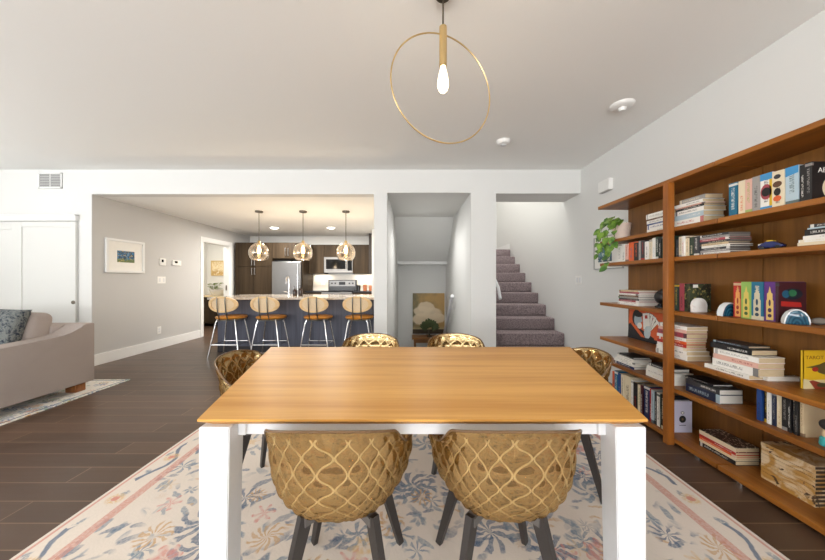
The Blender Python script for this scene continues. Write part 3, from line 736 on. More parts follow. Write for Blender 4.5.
for bb in ((.42, .66, .3, .15), (.3, .56, .3, .14), (.6, .5, .34, .16), (.3, .36, .35, .16), (.75, .38, .3, .14)):
    c = k.mix(blob(*bb) * .85, c, lin(234, 214, 182))
c = k.mix((.17 - z + n * .06).step(.0, .1), c, lin(196, 176, 132)); c = k.mix((.115 - z).step(0, .01), c, lin(62, 46, 28))
k.color(c)
t = thing('painting', 'unframed painting of a pale cloud leaning on alcove wall behind the console', 'painting', (.39, 7.26, -.1))
MB().box(-.385, .385, 0, .03, 0, .98).build('canvas', k.m, t)
t.rotation_euler = (-.006, 0, 0)
t = thing('fan_plant', 'dark green fan shaped plant on the console before the painting', 'plant', (.385, 6.86, -.1))
MB().lathe([(0, 0), (.05, 0), (.06, .015), (.02, .03), (0, .03)], n=20).tube([(0, 0, .02), (0, 0, .16)], .02, 8).build('stem', plain('dark_stem', lin(52, 44, 26), .6), t, smooth=True)
g = MB()
for i in range(130):
    an = R.uniform(-1.15, 1.15); L = R.uniform(.1, .28) * (1 - .25 * abs(an) / 1.15); yo = R.uniform(-.06, .06)
    leaf(g, (math.sin(an) * L * .85, yo, .12 + math.cos(an) * L * .8), (math.sin(an), yo, math.cos(an)), (R.uniform(-.5, .5), -1, .2), .09, .05)
g.build('foliage', plain('dark_leaf', lin(62, 74, 34), .6), t)

# ------------------------------------------------------------------ sofa and its rug
t = tag(MB().box(-2.2, 0, -2.6, 0, 0, .008).build('patterned_rug', rug_mat('sofa_rug_pile', 5.0, 5.0, lin(232, 228, 220), (lin(96, 120, 158), lin(140, 166, 140)), (lin(206, 120, 84), lin(178, 90, 80)), (lin(214, 160, 80), lin(196, 150, 80)), .62), loc=(-3.385, 3.6, .0005)),
        'cream rug with blue and orange flowers under the sofa', 'rug')
tag(MB().box(-2.2, .0, -2.6, -2.59, 0, .009).box(-.045, -.03, -2.6, -.0, 0.0, .0085).box(-2.2, -.03, -.045, -.03, 0, .0085).build('border', plain('navy_border', lin(92, 100, 124), .9), t), 'dark blue border lines')
SOFA = M('taupe_sofa_weave', .9, spec=.15); _n = SOFA.noise(SOFA.scaled((260, 260, 260)), 1, 2); _m = SOFA.noise(SOFA.scaled((3, 3, 3)), 1, 3)
SOFA.color(SOFA.mix(_n * .6 + _m * .4, lin(148, 136, 130), lin(182, 171, 164))); SOFA.bump(_n, .25, .003); SOFA = SOFA.m
t = thing('sofa', 'taupe fabric sofa with sloped arm in front of the closet', 'sofa', (-3.5, 3.31, 0.0099))
arm = [(0, .09), (0, .722), (-.09, .728), (-.13, .71), (-.23, .632), (-.32, .612), (-.95, .606), (-.97, .58), (-.97, .09)]
MB().prism(arm, 0, -.2, 0, .016).build('arm', SOFA, t, smooth=True)
MB().prism(arm, 0, -2.3, -2.1, .016).build('arm', SOFA, t, smooth=True)
MB().box(-2.1, -.2, -.24, 0, .09, .722, .02, 3).build('back', SOFA, t, smooth=True)
MB().box(-2.1, -.2, -.94, -.2, .09, .3, .02, 3).build('base', SOFA, t, smooth=True)
for a0, a1 in ((-2.09, -1.155), (-1.145, -.21)):
    MB().box(a0, a1, -.95, -.2, .3, .46, .05, 4).build('seat_cushion', SOFA, t, smooth=True)
    bc = MB().box(a0, a1, -.42, -.2, .45, .865, .07, 5, rot=Matrix.Rotation(-.14, 3, 'X')).build('back_cushion', SOFA, t, smooth=True)
LEGW = wood('sofa_leg_wood', lin(128, 78, 40), lin(164, 106, 60), 2, .4)
for qx in (-.16, -2.2):
    for qy in (-.1, -.88): MB().box(qx, qx + .11, qy - .05, qy + .05, 0, .09, .004).build('foot', LEGW, t)
k = M('blue_grey_boucle', .95, spec=.1); n = k.noise(k.scaled((60, 60, 60)), 1, 4, .7); n2 = k.noise(k.scaled((25, 25, 25)), 1, 3, .6, 1)
k.color(k.mix((n * .6 + n2 * .5).step(.42, .62), lin(52, 60, 72), lin(128, 132, 130))); k.bump(n, .9, .01)
tag(MB().cushion(.42, .2, .42, (0, 0, 0), Matrix.Rotation(.35, 3, 'Z') @ Matrix.Rotation(-.3, 3, 'X') @ Matrix.Rotation(.12, 3, 'Y')).build('throw_pillow', k.m, loc=(-3.915, 2.8, .735), smooth=True, angle=80), 'blue grey speckled throw pillow on the sofa against its arm', 'pillow')

# ------------------------------------------------------------------ dining area
RX0, RX1, RY0, RY1 = -1.72, 1.61, -.35, 2.62
RUG = rug_mat('dining_rug_pile', (RX1 - RX0) / 2, (RY1 - RY0) / 2, lin(225, 214, 202), (lin(72, 98, 128), lin(112, 132, 150)), (lin(206, 130, 120), lin(200, 138, 124)), (lin(214, 180, 126), lin(196, 158, 112)))
hx, hy = (RX1 - RX0) / 2, (RY1 - RY0) / 2
tag(MB().box(-hx, hx, -hy, hy, 0, .008, .003).build('floral_rug', RUG, loc=((RX0 + RX1) / 2, (RY0 + RY1) / 2, .0005)), 'large cream floral area rug under the dining table', 'rug')
RZ = .009
TY0, TY1 = .968, 2.016
t = thing('dining_table', 'oak topped dining table with thick white legs', 'dining table', (.03, 1.5, RZ))
ox, oy = .03, 1.5
top = [(-.695, TY0), (.76, TY0), (1.058, TY1), (-.951, TY1)]
mb = MB(); zt, ze, zu = .75 - RZ, .743 - RZ, .722 - RZ
def ins(p, d):
    cx, cy = .04, 1.5
    return (p[0] + (d if p[0] < cx else -d), p[1] + (d if p[1] < cy else -d))
A = [mb.bm.verts.new((p[0] - ox, p[1] - oy, zt)) for p in top]; B = [mb.bm.verts.new((p[0] - ox, p[1] - oy, ze)) for p in top]
D = [mb.bm.verts.new((ins(p, .03)[0] - ox, ins(p, .03)[1] - oy, zu)) for p in top]
mb.bm.faces.new(A); mb.bm.faces.new(D[::-1])
for i in range(4):
    j = (i + 1) % 4
    mb.bm.faces.new((A[i], B[i], B[j], A[j])); mb.bm.faces.new((B[i], D[i], D[j], B[j]))
mb.build('tabletop', TOPW, t)
LX0, LX1 = -.695, .76
for sx in (0, 1):
    for yy in (TY0 + .006, TY1 - .1):
        x0 = LX0 if sx == 0 else LX1 - .1
        lg = MB()
        # slightly tapered square leg
        q = [(x0, yy), (x0 + .1, yy), (x0 + .1, yy + .085), (x0, yy + .085)]
        tpr = .012
        bot = [(x0 + (0.0 if sx == 0 else tpr), yy), (x0 + .1 - (tpr if sx == 0 else 0), yy), (x0 + .1 - (tpr if sx == 0 else 0), yy + .078), (x0 + (0.0 if sx == 0 else tpr), yy + .078)]
        Tt = [lg.bm.verts.new((p[0] - ox, p[1] - oy, zu - .001)) for p in q]; Bt = [lg.bm.verts.new((p[0] - ox, p[1] - oy, 0)) for p in bot]
        lg.bm.faces.new(Tt); lg.bm.faces.new(Bt[::-1])
        for i in range(4): lg.bm.faces.new((Tt[i], Bt[i], Bt[(i + 1) % 4], Tt[(i + 1) % 4]))
        bmesh.ops.bevel(lg.bm, geom=list(lg.bm.edges), offset=.003, segments=2, affect='EDGES')
        lg.build('leg', WHITE, t)
za0, za1 = .668 - RZ, zu
MB().box(LX0 + .1 - ox, LX1 - .1 - ox, TY0 + .066 - oy, TY0 + .09 - oy, za0, za1, .002).build('apron', WHITE, t)
MB().box(LX0 + .1 - ox, LX1 - .1 - ox, TY1 - .09 - oy, TY1 - .066 - oy, za0, za1, .002).build('apron', WHITE, t)
MB().box(LX0 + .04 - ox, LX0 + .064 - ox, TY0 + .09 - oy, TY1 - .1 - oy, za0, za1, .002).build('apron', WHITE, t)
MB().box(LX1 - .064 - ox, LX1 - .04 - ox, TY0 + .09 - oy, TY1 - .1 - oy, za0, za1, .002).build('apron', WHITE, t)
for sx, x0 in ((0, LX0 + .1), (1, LX1 - .125)):
    MB().box(x0 - ox, x0 + .025 - ox, TY0 + .055 - oy, TY0 + .07 - oy, za0 + .002, za1 - .004, .002).build('corner_block', WHITE, t)

# amber quilted shell chair
QW, QT = .032, .078
AM = bpy.data.materials.new('amber_quilted_plastic'); AM.use_nodes = True
nt = AM.node_tree; nt.nodes.clear(); out = nt.nodes.new('ShaderNodeOutputMaterial')
tr = nt.nodes.new('ShaderNodeBsdfTransparent'); tr.inputs[0].default_value = (.82, .69, .48, 1)
gs = nt.nodes.new('ShaderNodeBsdfGlossy'); gs.inputs[0].default_value = lin(216, 190, 142); gs.inputs['Roughness'].default_value = .09
df = nt.nodes.new('ShaderNodeBsdfDiffuse'); df.inputs[0].default_value = lin(140, 104, 56)
m1 = nt.nodes.new('ShaderNodeMixShader'); m1.inputs[0].default_value = .3
nt.links.new(gs.outputs[0], m1.inputs[1]); nt.links.new(df.outputs[0], m1.inputs[2])
m2 = nt.nodes.new('ShaderNodeMixShader'); m2.inputs[0].default_value = .6
nt.links.new(tr.outputs[0], m2.inputs[1]); nt.links.new(m1.outputs[0], m2.inputs[2])
at_u = nt.nodes.new('ShaderNodeAttribute'); at_u.attribute_name = 'quilt_u'; at_v = nt.nodes.new('ShaderNodeAttribute'); at_v.attribute_name = 'quilt_v'
qu, qv = E(nt, at_u.outputs['Fac']), E(nt, at_v.outputs['Fac'])
qs = (qv * (2 * PI / QT)).sin() * (.43 * QW)
qd = ((((qu + qs) / (2 * QW) + .5).frac() - .5).abs()).min((((qu - qs) / (2 * QW)).frac() - .5).abs()) * (2 * QW)
line = (.0036 - qd).step(0.0, .002) * (qv.step(.12, .17) - qv.step(.495, .505))  # moulded ridge lines, their bright highlights painted in as paler gold
rg = nt.nodes.new('ShaderNodeBsdfDiffuse'); rg.inputs[0].default_value = lin(232, 200, 140)
rm = nt.nodes.new('ShaderNodeMixShader'); rm.inputs[0].default_value = .55
nt.links.new(gs.outputs[0], rm.inputs[1]); nt.links.new(rg.outputs[0], rm.inputs[2])
m3 = nt.nodes.new('ShaderNodeMixShader'); nt.links.new((line * .42).s, m3.inputs[0])
nt.links.new(m2.outputs[0], m3.inputs[1]); nt.links.new(rm.outputs[0], m3.inputs[2]); nt.links.new(m3.outputs[0], out.inputs[0])
RIM = plain('amber_rim', lin(104, 78, 52), .2)
def sm(a, b, x):
    q = max(0, min(1, (x - a) / (b - a))); return q * q * (3 - 2 * q)
def make_chair(lab):
    t = thing('dining_chair', lab, 'dining chair', (0, 0, RZ), group='amber shell chairs around the dining table')
    NT, NV = 288, 108; z0, ARM, TOP = .388, .656, .77
    V, rim, = {}, []
    def plan(th):
        s, c = math.sin(th), math.cos(th)             # th=0 -> back (-Y)
        e = 2.0 / 2.5
        a = .232 + .02 * sm(math.radians(64), math.radians(98), abs(th)); bk, fr = .245, .25
        return (a * math.copysign(abs(s) ** e, s), -(bk if c > 0 else fr) * math.copysign(abs(c) ** e, c))
    def surf(th, tt):
        X, Y = plan(th); at = abs(th)
        wfr = 1 - sm(math.radians(118), math.radians(158), at)             # 1 back/arms, 0 front edge
        top = ARM + (TOP - ARM) * (.56 + .44 * math.cos(min(at, 1.0) * 1.5)) * (1 - sm(math.radians(46), math.radians(76), at)) - .012 * math.exp(-((at - math.radians(84)) / .2) ** 2)
        q = min(tt / .82, 1.0); r = math.sin(q * PI / 2) ** .84; hh = 1 - math.cos(q * PI / 2) ** .84
        z = z0 + hh * (top - .0 - z0 if top < ARM else ARM - z0) * wfr + (1 - wfr) * .012 * (r ** 2) - (1 - wfr) * .02 * sm(.85, 1, r)
        if tt > .82:
            e = (tt - .82) / .18; z += e * max(0, top - ARM) * wfr; r = 1 + .10 * e * max(0, top - ARM) / (TOP - ARM)
        p = Vector((X * r, Y * r, z))
        return p
    g = MB(); bm = g.bm; QU, QV = [], []
    P = [[surf(-PI + 2 * PI * i / NT, j / NV) for j in range(NV + 1)] for i in range(NT)]
    W, T = QW, QT
    ctr = None; verts = []
    for i in range(NT):
        th = -PI + 2 * PI * i / NT; col = []
        for j in range(NV + 1):
            if j == 0:
                if ctr is None: ctr = bm.verts.new((0, 0, z0)); QU.append(0.0); QV.append(0.0)
                col.append(ctr); continue
            p = P[i][j]
            du = P[(i + 1) % NT][j] - P[i - 1][j]; dv = P[i][min(j + 1, NV)] - P[i][max(j - 1, 0)]
            n = du.cross(dv); n = n.normalized() if n.length > 1e-9 else Vector((0, 0, -1))
            # ogee lattice: lines u = k*W + (-1)^k * W/2*sin(2 pi v / T)
            u = th * .235 + 50 * W; v = p.z if j > 10 else p.z
            v = (j / NV) * .52
            s = .5 * W * .86 * math.sin(2 * PI * v / T)
            kx = math.floor(u / W); best = 9
            for kk in (kx - 1, kx, kx + 1, kx + 2):
                best = min(best, abs(u - (kk * W + (s if kk % 2 else -s))))
            b_ = min(best / W, 1.0); hgt = .006 * (1 - (1 - b_) ** 1.5) - .003
            fade = sm(.18, .3, j / NV) * (1 - sm(.955, .985, j / NV))
            col.append(bm.verts.new(p + n * (hgt * fade))); QU.append(u); QV.append(v)
        verts.append(col); rim.append(P[i][NV])
    for i in range(NT):
        A, B = verts[i], verts[(i + 1) % NT]
        for j in range(NV):
            if j == 0: bm.faces.new((ctr, B[1], A[1]))
            else: bm.faces.new((A[j], A[j + 1], B[j + 1], B[j]))
    o = g.build('shell_seat', AM, t, smooth=True, angle=80)
    for nm, vals in (('quilt_u', QU), ('quilt_v', QV)):
        o.data.attributes.new(nm, 'FLOAT', 'POINT').data.foreach_set('value', vals)
    sd = o.modifiers.new('thickness', 'SOLIDIFY'); sd.thickness = .003; sd.offset = 0
    MB().tube([p for p in rim[::2]], .0042, 8, closed=True).build('rim', RIM, o, smooth=True)
    # frame and legs
    f = MB()
    for sx in (-1, 1):
        for sy in (-1, 1): f.bar((0, .04, .385), (sx * .12, sy * .13 + .04, .38), .035, .03)
    f.box(-.075, .075, -.035, .115, .386, .402, .004)
    f.build('seat_frame', GREYMET, t)
    for sx in (-1, 1):
        for sy in (-1, 1):
            MB().bar((sx * .112, sy * .122 + .04, .395), (sx * .195, sy * .21 + .05, 0), .046, .026, .026, .02, side=(sx * .7, sy * .7, 0)).build('leg', DARK, t)
    return t
chair = make_chair('amber quilted chair at the near table side beside the sofa side leg')
chair.location = (-.25, 1.1, RZ)
chair['label'] = 'amber quilted chair at the near table edge, closer to the sofa'
for x, y, a, lab in ((.315, 1.1, 0.0, 'amber quilted chair at the near table edge, closer to the bookcase'),
                     (-.315, 2.1, PI, 'amber quilted chair across the table in front of the white column'),
                     (.325, 2.1, PI, 'amber quilted chair across the table in front of the alcove painting'),
                     (-.80, 1.72, -PI / 2, 'amber quilted chair at the table side facing away from the sofa'),
                     (.86, 1.79, PI / 2, 'amber quilted chair at the table side with its back to the bookcase')):
    dup(chair, (x, y, RZ), a, lab)

# ------------------------------------------------------------------ bookcases
SF, SB = 1.90, 2.19                     # front and back of the shelves (x)
SZ = {'S1': 1.94, 'S2': 1.585, 'S3': 1.367, 'S4': .975, 'S5': .63, 'S6': .413, 'S7': .05}
def bookcase(lab, y0, y1, posty, feet):
    t = thing('bookcase', lab, 'bookcase', ((SF + SB) / 2, (y0 + y1) / 2, 0)); cx, cy = (SF + SB) / 2, (y0 + y1) / 2
    MB().box(SB - cx, SB + .02 - cx, y0 + .006 - cy, y1 - cy, .02, 1.93).build('back_panel', PANELW, t)
    bt = MB()
    for yy in (y0 + .12, y1 - .18): bt.box(SB + .02 - cx, XR - .018 - cx, yy - cy, yy + .06 - cy, 0, 1.9)
    bt.build('wall_cleat', PANELW, t)
    for k in SZ:
        z = SZ[k]
        f = SF - (.02 if k == 'S1' else 0)
        MB().box(f - cx, SB - cx, y0 + .004 - cy, y1 - .002 - cy, z - .03, z, .002, 1).build('shelf', SHELFW, t)
    MB().box(1.855 - cx, 1.905 - cx, posty - cy, posty + .045 - cy, 0, 1.94 - .03, .003).build('post', POSTW, t)
    for yy in feet:
        MB().lathe([(0, 0), (.018, 0), (.018, .02)], (1.925 - cx, yy - cy, 0), 16).box(1.905 - cx, 1.945 - cx, yy - .022 - cy, yy + .022 - cy, .014, .02).build('foot', CHROME, t, smooth=True)
        MB().lathe([(0, 0), (.018, 0), (.018, .02)], (2.13 - cx, yy - cy, 0), 16).build('foot', CHROME, t, smooth=True)
    return t
SEAM = 1.872
bookcase('tall walnut bookcase with a post, nearest the stairs', SEAM, 3.045, 2.18, (2.02, 2.85))
bookcase('tall walnut bookcase section running out of view beside the table', .69, SEAM, 1.0, (1.76, .85))

ORD = ['first', 'second', 'third', 'fourth', 'fifth', 'sixth', 'seventh', 'eighth', 'ninth', 'tenth', 'eleventh', 'twelfth', 'thirteenth', 'fourteenth', 'fifteenth', 'sixteenth', 'seventeenth']
COL = {'white': (236, 233, 226), 'cream': (226, 212, 182), 'black': (26, 25, 27), 'teal': (22, 104, 134), 'blue': (30, 66, 130), 'navy': (24, 36, 66), 'grey': (158, 154, 150),
       'red': (178, 40, 34), 'orange': (216, 96, 44), 'green': (76, 120, 60), 'dark green': (36, 58, 44), 'pink': (222, 176, 160), 'brown': (98, 66, 42), 'yellow': (226, 186, 40), 'purple': (88, 40, 120),
       'sky blue': (66, 146, 200), 'maroon': (62, 18, 28), 'beige': (206, 184, 148), 'pale blue': (176, 196, 206), 'charcoal': (54, 54, 58), 'tan': (190, 150, 100), 'light green': (140, 180, 90), 'dark blue': (28, 42, 84), 'lilac': (206, 202, 220), 'rose': (164, 70, 80)}
_bm = {}
def bookmat(base, accent, lie, seed, top=None):
    key = (base, accent, lie, seed % 4, top)
    if key in _bm: return _bm[key]
    k = M('book_cover_%s_%s' % (base.replace(' ', '_'), accent.replace(' ', '_')), .42)
    x, y, z = k.xyz('Generated'); al, ac = (y, z) if lie else (z, y)
    B, A = lin(*COL[base]), lin(*COL[accent]); s = seed % 4
    n = k.noise(k.vec(al * (44 + 7 * s) + seed * 3.3, ac * 2.5, 0.0), 1, 2, .6)
    sp = x < .06
    lo, hi = ((.12, .72), (.2, .85), (.1, .55), (.3, .9))[s]
    pr = (al > lo) * (al < hi) * ((ac - .5).abs() < .19) * n.step(.46, .54) * sp
    c = k.mix(pr * .65, B, A)
    if s in (1, 3): c = k.mix((((al > .9) * (al < .97)) if s == 1 else (al < .1)) * sp * .8, c, A)
    if top:
        nn = k.noise(k.scaled((22, 22, 22)), 1, 3, .6); tp = (x > .1)
        c = k.mix(nn.step(.6, .68) * tp * .75, c, lin(*COL[top]))
    k.color(c); _bm[key] = k.m; return k.m
def book(label, group, loc, dx, dy, dz, lie, mat, page=None, cov=.0025, cat='book', name='book', soft=True):
    """loc: front (spine side), near end, base; the book runs +X, +Y, +Z from there"""
    t = thing(name, label, cat, (loc[0] + dx / 2, loc[1] + dy / 2, loc[2]), 0, group)
    x0, x1, y0, y1 = -dx / 2, dx / 2, -dy / 2, dy / 2; c = min(cov, (dz if lie else dy) * .2); m = .002 if soft else .005
    k = MB().box(x0, x0 + c, y0, y1, 0, dz, .0004, 1)
    if lie: k.box(x0 + c, x1, y0, y1, 0, c).box(x0 + c, x1, y0, y1, dz - c, dz)
    else: k.box(x0 + c, x1, y0, y0 + c, 0, dz).box(x0 + c, x1, y1 - c, y1, 0, dz)
    k.build('cover', mat, t)
    p = MB()
    if lie: p.box(x0 + c, x1 - m, y0 + m, y1 - m, c, dz - c)
    else: p.box(x0 + c, x1 - m, y0 + c, y1 - c, m, dz - m)
    p.build('pages', page or PAGE, t)
    return t
def row(shelf, Xf, where, group, items, depth=.14):
    """upright books: (x_left_px, x_right_px, height_m, base, accent[, phrase])"""
    res = []
    for i, it in enumerate(items):
        xl, xr, h, base, acc = it[:5]
        Y1, Y0 = Yx(xl, Xf), Yx(xr, Xf); dp = depth + R.uniform(-.012, .012)
        lab = '%s %s %s' % (it[5] if len(it) > 5 else base + ' upright book,', ORD[i], where)
        res.append(book(lab, group, (Xf + R.uniform(-.006, .006), Y0 + .0006, SZ[shelf] + .0004), dp, Y1 - Y0 - .0012, h, False, bookmat(base, acc, False, i + len(items))))
    return res
def stack(shelf, Xf, xn, where, group, items, base_z=None, page=None, name='book', dx0=.145, dy0=.215):
    """lying books from the bottom up: (thickness, base, accent[, dx, dy, ox, oy])"""
    z = (SZ[shelf] if base_z is None else base_z) + .0004; res = []; n = len(items); Y0 = Yx(xn, Xf)
    for i, it in enumerate(items):
        th, base, acc = it[:3]; dx, dy, ox, oy = (list(it[3:7]) + [dx0, dy0, 0, 0][len(it) - 3:])[:4] if len(it) > 3 else (dx0 + R.uniform(-.01, .01), dy0 + R.uniform(-.012, .006), R.uniform(0, .008), R.uniform(0, .008))
        lab = '%s %s %s %s' % (base, {'book': 'book,', 'magazine': 'magazine,', 'disc_case': 'disc case,'}.get(name, 'book,'), ('topmost' if i == n - 1 else 'lowest' if i == 0 else ORD[i] + ' up'), where)
        res.append(book(lab, group, (Xf + ox, Y0 + oy, z), dx, dy, th - .0005, True, bookmat(base, acc, True, i * 3 + n), page, cat='book' if name != 'disc_case' else 'disc case', name=name))
        z += th
    return res, z

# --- second shelf from top
stack('S2', 1.945, 669, 'in the book stack beside the potted plant', 'stack beside the plant', [(.03, 'white', 'grey'), (.034, 'white', 'blue'), (.012, 'blue', 'white'), (.026, 'white', 'charcoal'), (.012, 'brown', 'white'), (.042, 'white', 'grey')], dy0=.225)
stack('S2', 1.93, 703.5, 'in the stack beside the post under the bookcase top', 'stack under the bookcase top', [(.006, 'charcoal', 'white'), (.04, 'white', 'red'), (.034, 'pale blue', 'white'), (.03, 'white', 'charcoal'), (.016, 'black', 'white'), (.01, 'pink', 'charcoal'), (.022, 'white', 'black'), (.03, 'grey', 'cream', .12, .19, .01, 0.0)])
rw = row('S2', 1.93, 'in the upright row below the bookcase top', 'big upright row under the bookcase top',
    [(728.5, 737, .2, 'teal', 'white'), (738, 745, .197, 'cream', 'orange'), (745.2, 752, .193, 'pink', 'light green'), (752.2, 760, .196, 'grey', 'charcoal'), (760.3, 772.5, .196, 'white', 'black', 'white and blue book with dark oval,'), (773, 785, .19, 'cream', 'brown'), (785.3, 798.5, .192, 'pale blue', 'dark green', 'pale book with sky blue top,'), (799, 804.5, .185, 'black', 'white'), (804.8, 812, .188, 'black', 'grey')], .155)
def spine_patch(par, poly, mat, name='cover_art', dx=None):
    """flat printed shapes on a spine (faces -X): poly in local y,z"""
    m = MB(); x = par.children[0].data.vertices[0].co.x
    xs = min(v.co.x for v in par.children[0].data.vertices)
    m.prism(poly, 0, xs - .0006, xs + .0002); return m.build(name, mat, par)
def ell(cy, cz, ry, rz, n=20): return [(cy + ry * math.cos(2 * PI * i / n), cz + rz * math.sin(2 * PI * i / n)) for i in range(n)]
def flat(nm, c, r=.45): return plain(nm, lin(*COL[c]) if isinstance(c, str) else lin(*c), r)
INK = {c: flat('ink_' + c.replace(' ', '_'), c) for c in ('white', 'black', 'yellow', 'sky blue', 'rose', 'red', 'cream', 'orange', 'green', 'pale blue', 'teal', 'brown', 'charcoal')}
b = rw[4]; yw = b.children[0].dimensions.y / 2 * .98
def bdim(o):
    vs = o.children[0].data.vertices; return max(v.co.y for v in vs), max(v.co.z for v in vs), max(v.co.x for v in vs)
yw, zh, _ = bdim(b)
spine_patch(b, [(-yw, .16), (yw, .16), (yw, zh), (-yw, zh)], INK['sky blue']); spine_patch(b, [(-yw, .0), (yw, .0), (yw, .016), (-yw, .016)], INK['sky blue'])
spine_patch(b, [(-yw, .016), (-yw + .013, .016), (-yw + .013, .16), (-yw, .16)], INK['yellow']); spine_patch(b, ell(0, .095, yw * .95, .042), INK['rose']); 
m = MB().prism(ell(0, .095, yw * .75, .024), 0, -.0012 + min(v.co.x for v in b.children[0].data.vertices), min(v.co.x for v in b.children[0].data.vertices)); m.build('cover_art', INK['black'], b)
b = rw[6]; yw, zh, _ = bdim(b)
spine_patch(b, [(-yw, .155), (yw, .145), (yw, zh), (-yw, zh)], INK['sky blue'])
b = rw[5]; yw, zh, _ = bdim(b)
for cz, cc, ry, rz in ((.16, 'charcoal', .6, .012), (.12, 'brown', .8, .016), (.08, 'black', .6, .02), (.045, 'orange', .7, .015)): spine_patch(b, ell(yw * .1, cz, yw * ry, rz), INK[cc])
bl = rw[8]; yw, zh, xw = bdim(bl)
text('cover_lettering', 'ABO', .034, INK['white'], bl, (-xw + .03, -yw - .0004, .135), (PI / 2, 0, 0))
tag(MB().prism(ell(.02, .06, .05, .055), 1, -yw - .0008, -yw).build('cover_art', INK['cream'], bl), 'pale round cover picture')
# --- third shelf
row('S3', 1.93, 'in the small upright row below the potted plant', 'small upright row below the plant',
    [(617, 622, .165, 'white', 'grey'), (622.2, 625.5, .16, 'white', 'charcoal'), (625.7, 628.5, .15, 'pink', 'brown'), (628.7, 633.5, .165, 'orange', 'teal'), (633.7, 638, .17, 'black', 'orange'), (638.2, 640.5, .165, 'grey', 'black'), (640.7, 644.5, .165, 'charcoal', 'red'), (644.7, 648.3, .15, 'white', 'charcoal'), (648.5, 651.5, .16, 'cream', 'grey'), (651.7, 655, .17, 'white', 'pale blue'), (655.2, 658.5, .175, 'dark green', 'white'), (658.7, 661.5, .165, 'black', 'white'), (661.7, 666, .17, 'dark green', 'grey')], .12)
row('S3', 1.93, 'in the short row between post and disc cases', 'short row beside the disc cases',
    [(675, 678, .13, 'charcoal', 'grey'), (678.2, 682, .145, 'cream', 'grey'), (682.2, 685, .145, 'white', 'orange'), (685.2, 688.5, .14, 'cream', 'brown'), (688.7, 693, .13, 'dark green', 'cream'), (693.2, 698, .13, 'charcoal', 'white')], .12)
stack('S3', 1.94, 729, 'in the stack of disc cases under the teal book', 'stack of disc cases', [(.0145, c, a) for c, a in (('white', 'charcoal'), ('grey', 'white'), ('charcoal', 'white'), ('white', 'green'), ('beige', 'black'), ('charcoal', 'cream'), ('rose', 'white'), ('grey', 'black'), ('charcoal', 'white'))], name='disc_case', page=plain('clear_case_edge', lin(120, 112, 104), .2), dx0=.135, dy0=.19)
stack('S3', 1.95, 868, 'in the stack beside the toy car', 'stack beside the toy car', [(.02, 'cream', 'grey', .16, .236, 0, 0), (.014, 'white', 'cream', .16, .232, .0, 0), (.018, 'white', 'grey', .15, .218, .005, 0), (.03, 'black', 'white', .14, .212, .005, 0), (.008, 'pale blue', 'black', .14, .205, .01, 0), (.016, 'charcoal', 'white', .13, .2, .01, 0)])
t = thing('toy_car', 'tiny blue and yellow toy car on the third shelf', 'toy', (1.985, 1.655, SZ['S3'] + .0004), .25)
MB().prism([(-.045, .012), (-.05, .024), (-.03, .03), (-.012, .046), (.02, .046), (.034, .03), (.05, .026), (.05, .012)], 0, -.02, .02, .004).build('body', plain('toy_navy', lin(40, 48, 100), .25), t, smooth=True)
MB().prism([(-.01, .044), (.018, .044), (.016, .052), (-.006, .052)], 0, -.017, .017, .002).build('roof', plain('toy_yellow', lin(232, 196, 60), .3), t, smooth=True)
MB().prism([(.02, .03), (.05, .027), (.05, .034), (.03, .038)], 0, -.018, .018, .002).build('bonnet', plain('toy_white', lin(232, 228, 220), .3), t)
for qx in (-.02, .02):
    for qy in (-.03, .032): MB().lathe([(0, -.005), (.011, -.005), (.011, .005), (0, .005)], (qx, qy, .0112), 14, 'X').build('wheel', BLACK, t, smooth=True)
# --- fourth shelf
stack('S4', 1.94, 638, 'in the magazine pile nearest the stairs', 'magazine pile on the fourth shelf', [(.0148, c, a) for c, a in (('white', 'grey'), ('white', 'rose'), ('rose', 'white'), ('charcoal', 'pink'), ('grey', 'green'), ('brown', 'cream'), ('white', 'charcoal'), ('rose', 'charcoal'), ('beige', 'brown'))], name='magazine', page=PAGEW, dx0=.18, dy0=.25)
t = thing('figurine', 'small dark ornament half hidden behind the bookcase post', 'ornament', (2.02, 2.44, SZ['S4'] + .0004))
MB().lathe([(0, 0), (.04, 0), (.04, .012), (.02, .02), (.018, .03)], n=20).build('base', BLACK, t, smooth=True)
MB().ball((0, 0, .085), .055, (.7, .9, 1.0)).ball((0, -.02, .125), .028).build('body', plain('dark_bronze', lin(40, 38, 38), .35, .3), t, smooth=True)
CAMO = M('camouflage_cover', .4); _n = CAMO.noise(CAMO.scaled((26, 26, 26)), 1, 3, .6, .5); _m = CAMO.noise(CAMO.scaled((40, 40, 40)), 1, 2)
CAMO.color(CAMO.mix(_m.step(.58, .64), CAMO.mix(_n.step(.45, .55), lin(22, 26, 22), lin(62, 70, 48)), lin(150, 136, 80))); CAMO = CAMO.m
r4 = row('S4', 1.95, 'in the short upright row behind the white arch', 'short row behind the white arch', [(669, 675, .19, 'brown', 'grey'), (675.2, 679, .195, 'dark green', 'yellow'), (679.2, 684, .2, 'rose', 'black'), (684.2, 689.3, .198, 'dark green', 'cream', 'patterned dark green book,')], .155)
r4[3].children[0].data.materials[0] = CAMO; yw, zh, xw = bdim(r4[3])
MB().box(-xw + .025, -xw + .06, -yw - .0006, -yw, .17, .192).build('price_label', INK['white'], r4[3])
t = thing('arch_ornament', 'white rounded arch stone leaning by the dark green book', 'ornament', (1.99, 2.085, SZ['S4'] + .0004))
MAR = M('pale_marble', .3); _n = MAR.noise(MAR.scaled((9, 9, 9)), 1, 5, .65, 1.2); MAR.color(MAR.mix(_n.step(.45, .7), lin(240, 238, 234), lin(218, 206, 200))); MAR = MAR.m
